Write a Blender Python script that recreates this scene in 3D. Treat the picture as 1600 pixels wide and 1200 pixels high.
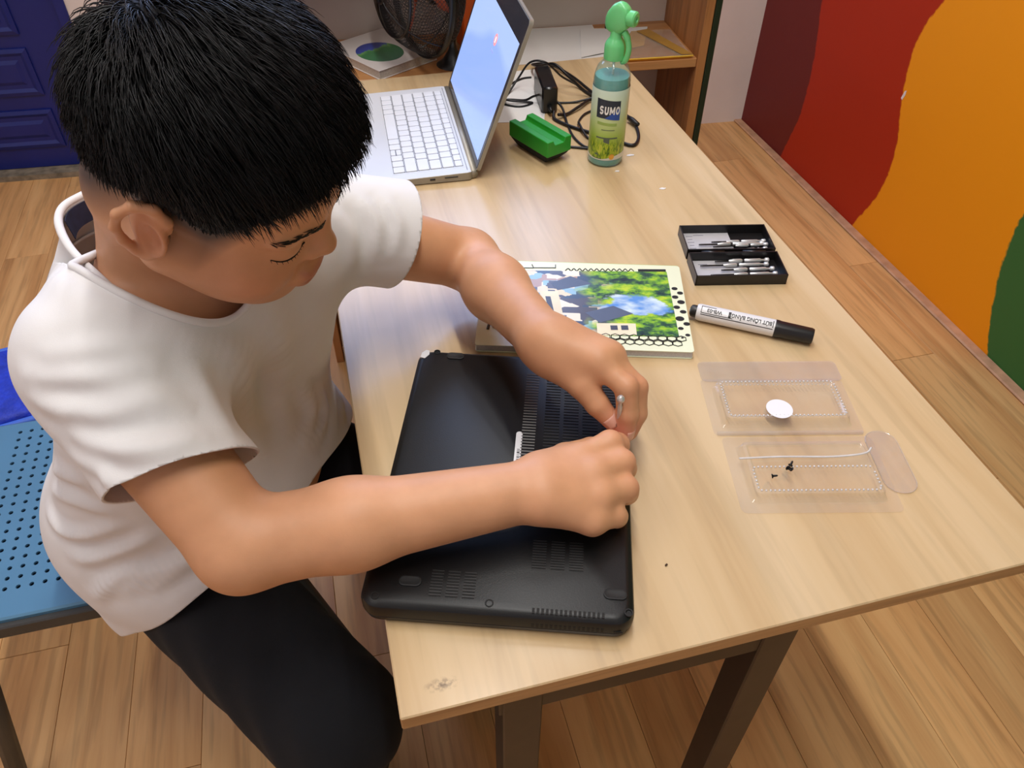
import bpy, bmesh, math, random
import numpy as np
from mathutils import Vector, Matrix, Euler
for o in list(bpy.data.objects): bpy.data.objects.remove(o)
SC = bpy.context.scene
COL = SC.collection
random.seed(7); np.random.seed(7)
R_ = math.radians
# ------------------------------------------------------------------ camera
cam_d = bpy.data.cameras.new('camera'); cam = bpy.data.objects.new('camera', cam_d); COL.objects.link(cam)
cam_d.sensor_fit = 'HORIZONTAL'; cam_d.sensor_width = 36.0; cam_d.lens = 1218.22 / 1600 * 36.0
cam_d.clip_start = 0.02
cam.location = (0.01834, -0.26104, 1.31332)
cam.rotation_euler = (0.803307, -0.003502, -0.251467)
SC.camera = cam
# ------------------------------------------------------------------ world, lights, exposure
w = bpy.data.worlds.new('world'); SC.world = w; w.use_nodes = True
w.node_tree.nodes['Background'].inputs[0].default_value = (0.80, 0.86, 1.0, 1)
w.node_tree.nodes['Background'].inputs[1].default_value = 0.4
def area(name, loc, rot, sx, sy, power, color):
    d = bpy.data.lights.new(name, 'AREA'); d.shape = 'RECTANGLE'; d.size = sx; d.size_y = sy; d.energy = power; d.color = color
    o = bpy.data.objects.new(name, d); o.location = loc; o.rotation_euler = rot; COL.objects.link(o); return o
area('ceiling_tube_near', (0.21, 0.15, 2.66), (0, 0, 0), 0.07, 1.35, 18, (1.0, 0.97, 0.92))
area('fill_light_left', (-1.15, 0.20, 2.66), (0, 0, 0), 0.07, 1.35, 9, (1.0, 0.97, 0.92))  # added fill lamp, brightens the back of the shirt
area('fill_light_far', (0.55, 1.50, 2.66), (0, 0, 0), 0.07, 1.10, 8, (1.0, 0.98, 0.94))  # fill lamp added to brighten the far and right walls
area('window_daylight', (0.15, 2.28, 1.90), (R_(-90), 0, R_(-4.7)), 1.5, 0.95, 21, (0.36, 0.54, 1.0))
SC.view_settings.view_transform = 'Standard'; SC.view_settings.look = 'None'; SC.view_settings.gamma = 1
SC.view_settings.use_curve_mapping = False
SC.view_settings.exposure = 0.42
# ------------------------------------------------------------------ materials
def lin(c):
    return tuple((x/255/12.92 if x/255 <= .04045 else ((x/255+.055)/1.055)**2.4) for x in c) + (1.0,)
def newmat(name):
    m = bpy.data.materials.new(name); m.use_nodes = True; nt = m.node_tree
    return m, nt, nt.nodes['Principled BSDF']
def N(nt, t, **k):
    n = nt.nodes.new(t)
    for a, b in k.items():
        if a.startswith('i_'): n.inputs[a[2:].replace('_', ' ')].default_value = b
        else: setattr(n, a, b)
    return n
def ramp(nt, stops):
    r = N(nt, 'ShaderNodeValToRGB'); e = r.color_ramp.elements
    while len(e) < len(stops): e.new(0.5)
    for i, (p, c) in enumerate(stops): e[i].position = p; e[i].color = c
    return r
def mat(name, rgb, rough=.5, metal=0.0, spec=.5, var=.08, scale=40, bump=0.0, bscale=None, coat=0.0, emit=None, emit_s=1.0):
    m, nt, b = newmat(name)
    c = lin(rgb)
    tc = N(nt, 'ShaderNodeTexCoord'); n = N(nt, 'ShaderNodeTexNoise', i_Scale=scale, i_Detail=4.0)
    nt.links.new(tc.outputs['Object'], n.inputs['Vector'])
    lo = tuple(x*(1-var) for x in c[:3]) + (1,); hi = tuple(min(1, x*(1+var)) for x in c[:3]) + (1,)
    r = ramp(nt, [(.3, lo), (.7, hi)]); nt.links.new(n.outputs[0], r.inputs[0]); nt.links.new(r.outputs[0], b.inputs['Base Color'])
    b.inputs['Roughness'].default_value = rough; b.inputs['Metallic'].default_value = metal
    b.inputs['Specular IOR Level'].default_value = spec; b.inputs['Coat Weight'].default_value = coat
    if bump:
        n2 = N(nt, 'ShaderNodeTexNoise', i_Scale=bscale or scale*4, i_Detail=3.0); nt.links.new(tc.outputs['Object'], n2.inputs['Vector'])
        bp = N(nt, 'ShaderNodeBump', i_Strength=bump, i_Distance=.002); nt.links.new(n2.outputs[0], bp.inputs['Height']); nt.links.new(bp.outputs[0], b.inputs['Normal'])
    if emit:
        b.inputs['Emission Color'].default_value = lin(emit); b.inputs['Emission Strength'].default_value = emit_s
    return m
def wood(name, c1, c2, c3, rough, axis='y', scale=1.0, obj_random=False, spec=.5, streak=.5, fine=.35):
    """long grain along one axis, three tones, fine dark pores; with obj_random each plank gets its own offset and tone"""
    m, nt, b = newmat(name)
    tc = N(nt, 'ShaderNodeTexCoord'); mp = N(nt, 'ShaderNodeMapping')
    s = {'y': (14, .9, 14), 'x': (.9, 14, 14), 'z': (14, 14, .9)}[axis]
    mp.inputs['Scale'].default_value = tuple(v*scale for v in s)
    nt.links.new(tc.outputs['Object'], mp.inputs['Vector'])
    vec = mp.outputs[0]
    if obj_random:
        oi = N(nt, 'ShaderNodeObjectInfo'); mu = N(nt, 'ShaderNodeVectorMath', operation='SCALE'); mu.inputs['Scale'].default_value = 1.0
        cx = N(nt, 'ShaderNodeCombineXYZ')
        k = N(nt, 'ShaderNodeMath', operation='MULTIPLY'); k.inputs[1].default_value = 173.0; nt.links.new(oi.outputs['Random'], k.inputs[0])
        for i in range(3): nt.links.new(k.outputs[0], cx.inputs[i])
        ad = N(nt, 'ShaderNodeVectorMath', operation='ADD'); nt.links.new(vec, ad.inputs[0]); nt.links.new(cx.outputs[0], ad.inputs[1]); vec = ad.outputs[0]
    n1 = N(nt, 'ShaderNodeTexNoise', i_Scale=1.0, i_Detail=5.0, i_Roughness=.6, i_Distortion=.8); nt.links.new(vec, n1.inputs['Vector'])
    r1 = ramp(nt, [(.28, lin(c1)), (.5, lin(c2)), (.74, lin(c3))]); nt.links.new(n1.outputs[0], r1.inputs[0])
    sc2 = N(nt, 'ShaderNodeVectorMath', operation='SCALE'); sc2.inputs['Scale'].default_value = 6.0; nt.links.new(vec, sc2.inputs[0])
    n2 = N(nt, 'ShaderNodeTexNoise', i_Scale=1.0, i_Detail=3.0); nt.links.new(sc2.outputs[0], n2.inputs['Vector'])
    r2 = ramp(nt, [(.36, (1-fine, 1-fine, 1-fine, 1)), (.50, (1, 1, 1, 1))]); nt.links.new(n2.outputs[0], r2.inputs[0])
    mx = N(nt, 'ShaderNodeMix', data_type='RGBA', blend_type='MULTIPLY'); mx.inputs[0].default_value = streak
    nt.links.new(r1.outputs[0], mx.inputs[6]); nt.links.new(r2.outputs[0], mx.inputs[7]); col = mx.outputs[2]
    if obj_random:
        hv = N(nt, 'ShaderNodeHueSaturation'); mr = N(nt, 'ShaderNodeMapRange'); mr.inputs[3].default_value = .90; mr.inputs[4].default_value = 1.10
        nt.links.new(oi.outputs['Random'], mr.inputs[0]); nt.links.new(mr.outputs[0], hv.inputs['Value']); nt.links.new(col, hv.inputs['Color']); col = hv.outputs[0]
    nt.links.new(col, b.inputs['Base Color'])
    b.inputs['Roughness'].default_value = rough; b.inputs['Specular IOR Level'].default_value = spec
    bp = N(nt, 'ShaderNodeBump', i_Strength=.06, i_Distance=.001); nt.links.new(n2.outputs[0], bp.inputs['Height']); nt.links.new(bp.outputs[0], b.inputs['Normal'])
    return m, nt, b, col
def clear_plastic(name, tint=(1, 1, 1), haze=.10, ior=1.45, rough=.08, gl=1.0):
    m = bpy.data.materials.new(name); m.use_nodes = True; nt = m.node_tree; nt.nodes.clear()
    out = N(nt, 'ShaderNodeOutputMaterial'); tr = N(nt, 'ShaderNodeBsdfTransparent'); tr.inputs[0].default_value = (*tint, 1)
    gs = N(nt, 'ShaderNodeBsdfGlossy', i_Roughness=rough); df = N(nt, 'ShaderNodeBsdfDiffuse'); df.inputs[0].default_value = (.85, .83, .82, 1)
    lw = N(nt, 'ShaderNodeLayerWeight', i_Blend=.5); pw = N(nt, 'ShaderNodeMath', operation='POWER'); pw.inputs[1].default_value = 3.0; nt.links.new(lw.outputs['Facing'], pw.inputs[0])
    fr = N(nt, 'ShaderNodeMath', operation='MULTIPLY_ADD', use_clamp=True); fr.inputs[1].default_value = .55; fr.inputs[2].default_value = ((ior-1)/(ior+1))**2; nt.links.new(pw.outputs[0], fr.inputs[0])
    nz = N(nt, 'ShaderNodeTexNoise', i_Scale=60.0); tc = N(nt, 'ShaderNodeTexCoord'); nt.links.new(tc.outputs['Object'], nz.inputs['Vector'])
    mr = N(nt, 'ShaderNodeMapRange'); mr.inputs[3].default_value = haze*.6; mr.inputs[4].default_value = haze*1.4; nt.links.new(nz.outputs[0], mr.inputs[0])
    m1 = N(nt, 'ShaderNodeMixShader'); nt.links.new(mr.outputs[0], m1.inputs[0]); nt.links.new(tr.outputs[0], m1.inputs[1]); nt.links.new(df.outputs[0], m1.inputs[2])
    m2 = N(nt, 'ShaderNodeMixShader'); nt.links.new(fr.outputs[0], m2.inputs[0]); nt.links.new(m1.outputs[0], m2.inputs[1]); nt.links.new(gs.outputs[0], m2.inputs[2])
    nt.links.new(m2.outputs[0], out.inputs[0])
    return m
# ------------------------------------------------------------------ mesh helpers
class MB:
    def __init__(s): s.v = []; s.f = []
    def add(s, v, f):
        o = len(s.v); s.v += [tuple(map(float, p)) for p in v]; s.f += [tuple(i+o for i in q) for q in f]; return s
    def box(s, c, size, rz=0.0, M=None):
        x, y, z = (k/2 for k in size); P = [(-x,-y,-z),(x,-y,-z),(x,y,-z),(-x,y,-z),(-x,-y,z),(x,-y,z),(x,y,z),(-x,y,z)]
        if M is None: M = Matrix.Rotation(rz, 3, 'Z')
        P = [tuple((M @ Vector(p)) + Vector(c)) for p in P]
        return s.add(P, [(0,3,2,1),(4,5,6,7),(0,1,5,4),(1,2,6,5),(2,3,7,6),(3,0,4,7)])
    def bbox(s, c, size, bev, rz=0.0, M=None):
        """chamfered box"""
        x, y, z = (k/2 for k in size); b = min(bev, x*.95, y*.95, z*.95); P = []; idx = {}
        if M is None: M = Matrix.Rotation(rz, 3, 'Z')
        for sx in (-1, 1):
            for sy in (-1, 1):
                for sz in (-1, 1):
                    for a in range(3):
                        q = [sx*(x-(b if a != 0 else 0)), sy*(y-(b if a != 1 else 0)), sz*(z-(b if a != 2 else 0))]
                        idx[(sx, sy, sz, a)] = len(P); P.append(tuple((M @ Vector(q)) + Vector(c)))
        F = []
        for sg in (-1, 1):
            for a in range(3):
                u, v2 = [(1, 2), (2, 0), (0, 1)][a]
                def key(su, sv):
                    k = [0, 0, 0]; k[a] = sg; k[u] = su; k[v2] = sv; return idx[(k[0], k[1], k[2], a)]
                q = [key(-1, -1), key(1, -1), key(1, 1), key(-1, 1)]
                F.append(tuple(q if sg > 0 else q[::-1]))
        for a in range(3):
            u, v2 = [(1, 2), (2, 0), (0, 1)][a]
            for su in (-1, 1):
                for sv in (-1, 1):
                    def k2(sa, ax):
                        k = [0, 0, 0]; k[a] = sa; k[u] = su; k[v2] = sv; return idx[(k[0], k[1], k[2], ax)]
                    F.append((k2(-1, u), k2(1, u), k2(1, v2), k2(-1, v2)))
        for sx in (-1, 1):
            for sy in (-1, 1):
                for sz in (-1, 1):
                    F.append(tuple(idx[(sx, sy, sz, a)] for a in range(3)))
        return s.add(P, F)
    def lathe(s, prof, c=(0,0,0), M=None, n=24, a0=0.0, a1=2*math.pi, close=True):
        """profile of (radius, height) around local z"""
        M = M or Matrix.Identity(3); full = abs(a1-a0-2*math.pi) < 1e-6; m = n if full else n+1
        P = []
        for r, h in prof:
            for i in range(m):
                a = a0+(a1-a0)*i/n; P.append(tuple(M @ Vector((r*math.cos(a), r*math.sin(a), h)) + Vector(c)))
        F = []
        for j in range(len(prof)-1):
            for i in range(n):
                a, b2 = j*m+i, j*m+(i+1) % m if full else j*m+i+1
                F.append((a, b2, b2+m, a+m))
        if close and full:
            if prof[0][0] > 1e-6: F.append(tuple(range(m))[::-1])
            if prof[-1][0] > 1e-6: F.append(tuple((len(prof)-1)*m+i for i in range(m)))
        return s.add(P, F)
    def cyl(s, a, b, r1, r2=None, n=16):
        a = Vector(a); b = Vector(b); d = b-a; M = d.to_track_quat('Z', 'Y').to_matrix()
        return s.lathe([(r1, 0), (r1 if r2 is None else r2, d.length)], a, M, n)
    def tube(s, pts, r, n=8, closed=False):
        pts = [Vector(p) for p in pts]; m = len(pts); P = []; F = []; up = None
        for i, p in enumerate(pts):
            t = (pts[(i+1) % m]-pts[i-1]) if closed else (pts[min(i+1, m-1)]-pts[max(i-1, 0)])
            if t.length < 1e-9: t = Vector((0, 0, 1))
            t.normalize()
            if up is None: up = t.orthogonal().normalized()
            up = up-t*up.dot(t)
            up = up.normalized() if up.length > 1e-6 else t.orthogonal().normalized()
            q = t.cross(up); rr = r[i] if isinstance(r, (list, tuple)) else r
            for k in range(n):
                a = 2*math.pi*k/n; P.append(tuple(p+up*(rr*math.cos(a))+q*(rr*math.sin(a))))
        for i in range(m if closed else m-1):
            for k in range(n):
                a = i*n+k; b2 = i*n+(k+1) % n; c2 = ((i+1) % m)*n
                F.append((a, b2, c2+(k+1) % n, c2+k))
        if not closed: F += [tuple(range(n))[::-1], tuple((m-1)*n+k for k in range(n))]
        return s.add(P, F)
    def poly(s, pts, z0, z1):
        """prism of a convex or simple polygon (x, y)"""
        n = len(pts); P = [(x, y, z0) for x, y in pts]+[(x, y, z1) for x, y in pts]
        return s.add(P, [tuple(range(n))[::-1], tuple(range(n, 2*n))]+[(i, (i+1) % n, n+(i+1) % n, n+i) for i in range(n)])
    def stack(s, loops):
        """closed loops of equal length, capped"""
        n = len(loops[0]); P = [p for l in loops for p in l]; F = [tuple(range(n))[::-1], tuple((len(loops)-1)*n+i for i in range(n))]
        for j in range(len(loops)-1):
            for i in range(n): F.append((j*n+i, j*n+(i+1) % n, (j+1)*n+(i+1) % n, (j+1)*n+i))
        return s.add(P, F)
    def xf(s, M):
        s.v = [tuple(M @ Vector(p)) for p in s.v]; return s
    def build(s, name, m, parent=None, smooth=False, angle=None, loc=None, rot=None):
        me = bpy.data.meshes.new(name); me.from_pydata(s.v, [], s.f); me.update()
        bm = bmesh.new(); bm.from_mesh(me); bmesh.ops.recalc_face_normals(bm, faces=bm.faces); bm.to_mesh(me); bm.free()
        if m: me.materials.append(m)
        if smooth: me.shade_smooth()
        if angle: me.shade_smooth(); me.set_sharp_from_angle(angle=R_(angle))
        o = bpy.data.objects.new(name, me); COL.objects.link(o)
        if parent: o.parent = parent
        if loc: o.location = loc
        if rot: o.rotation_euler = rot
        return o
def rrect(hx, hy, r, z, n=6):
    L = []
    for cx, cy, a0 in ((hx-r, hy-r, 0), (-hx+r, hy-r, 90), (-hx+r, -hy+r, 180), (hx-r, -hy+r, 270)):
        for i in range(n+1):
            a = R_(a0+90*i/n); L.append((cx+r*math.cos(a), cy+r*math.sin(a), z))
    return L
def spline(pts, k=8, closed=False):
    P = [Vector(p) for p in pts]; n = len(P); out = []
    for i in range(n if closed else n-1):
        p0 = P[i-1] if (closed or i > 0) else P[0]; p1 = P[i]; p2 = P[(i+1) % n]; p3 = P[(i+2) % n] if (closed or i+2 < n) else P[-1]
        for j in range(k):
            t = j/k; out.append(.5*((2*p1)+(p2-p0)*t+(2*p0-5*p1+4*p2-p3)*t*t+(3*p1-p0-3*p2+p3)*t**3))
    if not closed: out.append(P[-1])
    return out
def empty(name, loc=(0, 0, 0), rz=0.0):
    o = bpy.data.objects.new(name, None); COL.objects.link(o); o.location = loc; o.rotation_euler = (0, 0, rz); o.empty_display_size = .02; return o
def tag(o, label, cat, group=None):
    o['label'] = label; o['category'] = cat
    if group: o['group'] = group
    return o
def struct(o): o['kind'] = 'structure'; return o
def text_mesh(txt, size, depth=.0002, spacing=1.0, bold=0.0):
    cu = bpy.data.curves.new('text', 'FONT'); cu.body = txt; cu.size = size; cu.align_x = 'CENTER'; cu.align_y = 'CENTER'; cu.extrude = depth; cu.space_character = spacing; cu.offset = bold
    o = bpy.data.objects.new('text', cu); COL.objects.link(o)
    me = bpy.data.meshes.new_from_object(o.evaluated_get(bpy.context.evaluated_depsgraph_get()))
    bpy.data.objects.remove(o); bpy.data.curves.remove(cu)
    bm = bmesh.new(); bm.from_mesh(me); bmesh.ops.triangulate(bm, faces=bm.faces)
    for _ in range(4):                                    # short edges, so that the lettering can follow a curved surface
        es = [e for e in bm.edges if e.calc_length() > size*.16]
        if not es: break
        bmesh.ops.subdivide_edges(bm, edges=es, cuts=1); bmesh.ops.triangulate(bm, faces=bm.faces)
    bm.to_mesh(me); bm.free()
    return [tuple(v.co) for v in me.vertices], [tuple(p.vertices) for p in me.polygons]
# ------------------------------------------------------------------ room
M_white_wall = mat('white_wall_paint', (228, 218, 212), .7, var=.05, scale=6, bump=.15, bscale=90)
M_ceiling = mat('ceiling_paint', (225, 222, 216), .8, scale=5)
WA = -math.atan(.082)                                     # the far wall is a few degrees out of square
def far_y(x): return 2.22+(1.545-x)*.082
FX0, FX1 = -1.95, 1.545
wl = MB()
wc = ((FX0+FX1)/2, far_y((FX0+FX1)/2)); wlen = (FX1-FX0)/math.cos(WA)
def far_box(mb, x0, x1, z0, z1, t0=0.0, t1=.10):          # box on the far wall, x measured in the room, t outward
    xm = (x0+x1)/2; ym = far_y(xm); nx, ny = -math.sin(WA), math.cos(WA)
    tm = (t0+t1)/2; mb.box((xm+nx*tm, ym+ny*tm, (z0+z1)/2), ((x1-x0)/math.cos(WA), abs(t1-t0), z1-z0), WA)
DX0, DX1 = -1.50, -.675; DH = 2.02
WX0, WX1, WZ0, WZ1 = -.60, .90, 1.42, 2.38
for x0, x1, z0, z1 in ((FX0, DX0-.03, 0, 2.8), (DX0-.03, DX1+.03, DH+.03, 2.8), (DX1+.03, WX0, 0, 2.8), (WX0, WX1, 0, WZ0), (WX0, WX1, WZ1, 2.8), (WX1, FX1+.1, 0, 2.8)):
    far_box(wl, x0, x1, z0, z1)
struct(wl.build('wall_far', M_white_wall))
struct(MB().box((-2.0, .5, 1.4), (.1, 4.4, 2.8)).build('wall_left', M_white_wall))
struct(MB().box((-.2, -1.75, 1.4), (3.7, .1, 2.8)).build('wall_near', M_white_wall))
struct(MB().box((-.2, .5, 2.85), (3.8, 4.6, .1)).build('ceiling', M_ceiling))
# window high in the far wall (above the frame)
wf = MB()
for x0, x1, z0, z1 in ((WX0, WX1, WZ0, WZ0+.05), (WX0, WX1, WZ1-.05, WZ1), (WX0, WX0+.05, WZ0, WZ1), (WX1-.05, WX1, WZ0, WZ1), (.13, .17, WZ0, WZ1)):
    far_box(wf, x0, x1, z0, z1, .02, .08)
win = struct(wf.build('window_1', mat('window_frame_white', (225, 225, 225), .4)))
g = MB(); far_box(g, WX0+.05, WX1-.05, WZ0+.05, WZ1-.05, .05, .054); g.build('pane', clear_plastic('window_glass', haze=.02), win)
# painted wall on the right: four flat colours with wavy borders (curves of y against z)
m_mural, nt, b = newmat('mural_paint')
tc = N(nt, 'ShaderNodeTexCoord'); sx = N(nt, 'ShaderNodeSeparateXYZ'); nt.links.new(tc.outputs['Object'], sx.inputs[0])
nz = N(nt, 'ShaderNodeTexNoise', i_Scale=45.0, i_Detail=3.0); nt.links.new(tc.outputs['Object'], nz.inputs['Vector'])
wob = N(nt, 'ShaderNodeMath', operation='MULTIPLY_ADD'); wob.inputs[1].default_value = .014; wob.inputs[2].default_value = -.007; nt.links.new(nz.outputs[0], wob.inputs[0])
yw = N(nt, 'ShaderNodeMath', operation='ADD'); nt.links.new(sx.outputs[1], yw.inputs[0]); nt.links.new(wob.outputs[0], yw.inputs[1])
zs = N(nt, 'ShaderNodeMath', operation='MULTIPLY'); zs.inputs[1].default_value = 1/1.2; nt.links.new(sx.outputs[2], zs.inputs[0])
def border(pts):
    fc = N(nt, 'ShaderNodeFloatCurve'); c = fc.mapping.curves[0]; fc.mapping.use_clip = False
    pts = [(z/1.2, (y-.5)/2) for z, y in pts]
    while len(c.points) < len(pts): c.points.new(.5, .5)
    for i, q in enumerate(pts): c.points[i].location = q
    fc.mapping.update(); nt.links.new(zs.outputs[0], fc.inputs['Value'])
    ma = N(nt, 'ShaderNodeMath', operation='MULTIPLY_ADD'); ma.inputs[1].default_value = 2.0; ma.inputs[2].default_value = .5; nt.links.new(fc.outputs[0], ma.inputs[0])
    lt = N(nt, 'ShaderNodeMath', operation='SUBTRACT'); nt.links.new(ma.outputs[0], lt.inputs[0]); nt.links.new(yw.outputs[0], lt.inputs[1])
    st = N(nt, 'ShaderNodeMapRange'); st.inputs[1].default_value = -.0025; st.inputs[2].default_value = .0025; nt.links.new(lt.outputs[0], st.inputs[0])
    return st.outputs[0]
b1 = border([(0, 1.925), (.10, 1.895), (.18, 1.875), (.34, 1.88), (.52, 1.918), (.8, 1.95), (1.2, 1.9)])
b2 = border([(0, 1.475), (.04, 1.458), (.157, 1.412), (.294, 1.412), (.42, 1.456), (.565, 1.473), (.67, 1.433), (.9, 1.30), (1.2, 1.2)])
b3 = border([(0, .852), (.119, .910), (.247, .946), (.357, .953), (.6, .90), (1.2, .7)])
col = None
def over(prev, fac, c):
    mx = N(nt, 'ShaderNodeMix', data_type='RGBA'); mx.inputs[7].default_value = lin(c)
    if isinstance(prev, tuple): mx.inputs[6].default_value = prev
    else: nt.links.new(prev, mx.inputs[6])
    nt.links.new(fac, mx.inputs[0]); return mx.outputs[2]
col = over(over(over(lin((106, 28, 26)), b1, (172, 38, 6)), b2, (242, 150, 10)), b3, (56, 106, 50))
nt.links.new(col, b.inputs['Base Color']); b.inputs['Roughness'].default_value = .5; b.inputs['Specular IOR Level'].default_value = .3
bp = N(nt, 'ShaderNodeBump', i_Strength=.12, i_Distance=.002); nt.links.new(nz.outputs[0], bp.inputs['Height']); nt.links.new(bp.outputs[0], b.inputs['Normal'])
struct(MB().box((1.595, .35, 1.4), (.1, 4.3, 2.8)).build('wall_right', m_mural))
# floor of separate planks
M_sub = mat('subfloor', (112, 76, 44), .9)
floor = struct(MB().box((-.2, .5, -.03), (3.7, 4.5, .04)).build('floor', M_sub))
M_plank = wood('laminate_plank', (188, 134, 80), (216, 166, 108), (232, 188, 128), .42, 'y', .9, True, spec=.4, streak=.55)[0]
PW, PL = .118, 1.05
pm = MB().bbox((0, 0, -.005), (PW-.0007, PL-.0009, .010), .0006).build('plank', M_plank, floor)
first = True
i = 0; x = 1.545-PW*30+PW/2
while x < 1.55:
    y = -1.7+((i*0.37) % 1.0)*PL-.4
    while y < 3.05:
        if first: o = pm; first = False
        else: o = pm.copy(); COL.objects.link(o); o.parent = floor
        o.location = (x, y, 0); y += PL
    x += PW; i += 1
far_chip = MB().poly([(-.004, -.012), (.003, -.014), (.005, .002), (.002, .014), (-.003, .010)], 0, .0006).build('paint_chip', M_white_wall, bpy.data.objects['wall_right'], loc=(1.5447, 1.452, .425), rot=(R_(90), R_(12), R_(-90)))
# skirting dust line at the foot of the painted wall
M_trim = mat('worn_skirting', (190, 146, 112), .6, var=.2, scale=25)
struct(MB().bbox((1.531, .35, .004), (.030, 4.1, .008), .003).build('baseboard_right', M_trim))
# blue panelled door in the far wall
M_blue_door = mat('blue_door_paint', (14, 32, 112), .38, var=.06, scale=8, bump=.05)
d = MB(); far_box(d, DX0, DX1, .02, DH, .015, .05); door = struct(d.build('door_1', M_blue_door))
for z0, z1 in ((.09, .215), (.262, .405), (.445, .75), (.80, 1.35), (1.42, 1.90)):
    for x0, x1 in ((-1.39, -1.13), (-1.055, -.805)):
        p = MB(); far_box(p, x0, x1, z0, z1, .004, .016)
        q = MB(); xm = (x0+x1)/2; ym = far_y(xm); nx, ny = -math.sin(WA), math.cos(WA)
        def loop(ins, t):
            L = []
            for sx_, sz_ in ((-1, -1), (1, -1), (1, 1), (-1, 1)):
                dx = sx_*((x1-x0)/2-ins); L.append((xm+dx*math.cos(WA)+nx*t, ym+dx*math.sin(WA)+ny*t, (z0+z1)/2+sz_*((z1-z0)/2-ins)))
            return L
        q.stack([loop(0, .016), loop(0, .008), loop(.012, .004), loop(.022, .010), loop(.034, .010), loop(.045, .005)])
        q.build('door_panel', M_blue_door, door)
fr = MB(); far_box(fr, DX1, DX1+.03, 0, DH+.03, -.005, .06); far_box(fr, DX0-.03, DX0, 0, DH+.03, -.005, .06); far_box(fr, DX0, DX1, DH, DH+.03, -.005, .06)
fr.build('door_frame', M_blue_door, door)
M_sill = mat('grey_threshold', (128, 118, 100), .8, var=.4, scale=40)
s_ = MB(); far_box(s_, DX0, DX1+.02, 0, .018, -.035, .05); struct(s_.build('trim_1', M_sill))
# ------------------------------------------------------------------ table
m_top, nt, b, col = wood('table_top_wood', (194, 162, 118), (209, 181, 139), (219, 194, 156), .24, 'y', .75, spec=.5, streak=.35, fine=.28)
# a scuff near the corner keeps its own shape
tc = N(nt, 'ShaderNodeTexCoord'); mp = N(nt, 'ShaderNodeMapping'); mp.inputs['Location'].default_value = (-.036*62, -.0195*150, 0); mp.inputs['Scale'].default_value = (62, 150, 0)
nt.links.new(tc.outputs['Object'], mp.inputs['Vector']); ln = N(nt, 'ShaderNodeVectorMath', operation='LENGTH'); nt.links.new(mp.outputs[0], ln.inputs[0])
nz = N(nt, 'ShaderNodeTexNoise', i_Scale=260.0, i_Detail=3.0); nt.links.new(tc.outputs['Object'], nz.inputs['Vector'])
sb = N(nt, 'ShaderNodeMath', operation='SUBTRACT'); sb.inputs[0].default_value = 1.0; nt.links.new(ln.outputs['Value'], sb.inputs[1])
ml = N(nt, 'ShaderNodeMath', operation='MULTIPLY', use_clamp=True); nt.links.new(sb.outputs[0], ml.inputs[0]); rz_ = ramp(nt, [(.42, (0, 0, 0, 1)), (.60, (1, 1, 1, 1))]); nt.links.new(nz.outputs[0], rz_.inputs[0]); nt.links.new(rz_.outputs[0], ml.inputs[1])
mx = N(nt, 'ShaderNodeMix', data_type='RGBA'); mx.inputs[7].default_value = lin((105, 80, 55)); nt.links.new(ml.outputs[0], mx.inputs[0]); nt.links.new(col, mx.inputs[6]); nt.links.new(mx.outputs[2], b.inputs['Base Color'])
M_edge = wood('table_edge_wood', (176, 132, 86), (198, 154, 104), (212, 172, 122), .5, 'x', 1.2, streak=.5)[0]
M_steel = mat('dark_brown_steel', (62, 48, 38), .45, metal=.2, var=.15, scale=30)
tb = tag(empty('table', (0, 0, 0)), 'long light wood laminate desk on dark brown steel legs', 'table')
TT = .019
o = MB().bbox((.30, .589, .72-TT/2), (.60, 1.178, TT), .0012).build('tabletop', m_top, tb)
o.data.materials.append(M_edge)
for p in o.data.polygons:
    if p.normal.z < .5: p.material_index = 1
MB().bbox((.2115, .020, .7-.016), (.267, .030, .030), .001).build('rail', M_steel, tb)
MB().bbox((.2115, 1.12, .7-.016), (.267, .030, .030), .001).build('rail', M_steel, tb)
for x in (.098, .325): MB().bbox((x, .57, .7-.016), (.030, 1.07, .030), .001).build('rail', M_steel, tb)
for x in (.098, .328):
    for y in (.020, 1.12): MB().bbox((x, y, .35025), (.034, .034, .669+.0315), .0015).build('leg', M_steel, tb)
# ------------------------------------------------------------------ shelf unit at the far end of the table
M_pine = wood('pine_board', (150, 96, 52), (186, 130, 78), (206, 156, 104), .45, 'x', .6, streak=.5)[0]
M_pine_v = wood('pine_upright', (140, 86, 46), (180, 122, 72), (200, 148, 98), .45, 'z', .6, streak=.6, fine=.5)[0]
M_back = mat('white_back_board', (200, 188, 178), .55, var=.05, scale=5)
M_dkgreen = mat('dark_green_board', (22, 40, 22), .5)
SA = -.082
sh = tag(empty('shelf_unit', (.790, 1.168, 0), SA), 'low pine shelf unit with white back panel behind the far end of the desk', 'shelf')
SW, SD, SH = .835, .225, 1.02
def sbox(name, x0, x1, y0, y1, z0, z1, m, bev=.0015): return MB().bbox(((x0+x1)/2, (y0+y1)/2, (z0+z1)/2), (abs(x1-x0), abs(y1-y0), z1-z0), bev).build(name, m, sh)
sbox('side_panel', -.018, 0, 0, SD, 0, SH, M_pine_v)
sbox('side_panel', -SW, -SW+.018, 0, SD, 0, SH, M_pine_v)
sbox('divider', -.430, -.414, .02, SD, .03, .682, M_pine_v)
sbox('back_panel', -SW+.018, -.018, SD-.006, SD, .02, SH-.018, M_back, .0005)
sbox('board', -SW+.018, -.018, .004, SD-.006, .682, .700, M_pine)
sbox('board', -SW+.018, -.018, .004, SD-.006, .36, .378, M_pine)
sbox('board', -SW+.018, -.018, .004, SD-.006, .03, .048, M_pine)
sbox('board', -SW+.018, -.018, 0, SD, SH-.018, SH, M_pine)
sbox('edge_strip', .0005, .013, -.002, SD, 0, SH, M_dkgreen)['label'] = 'dark green board along the outer side'
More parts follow.
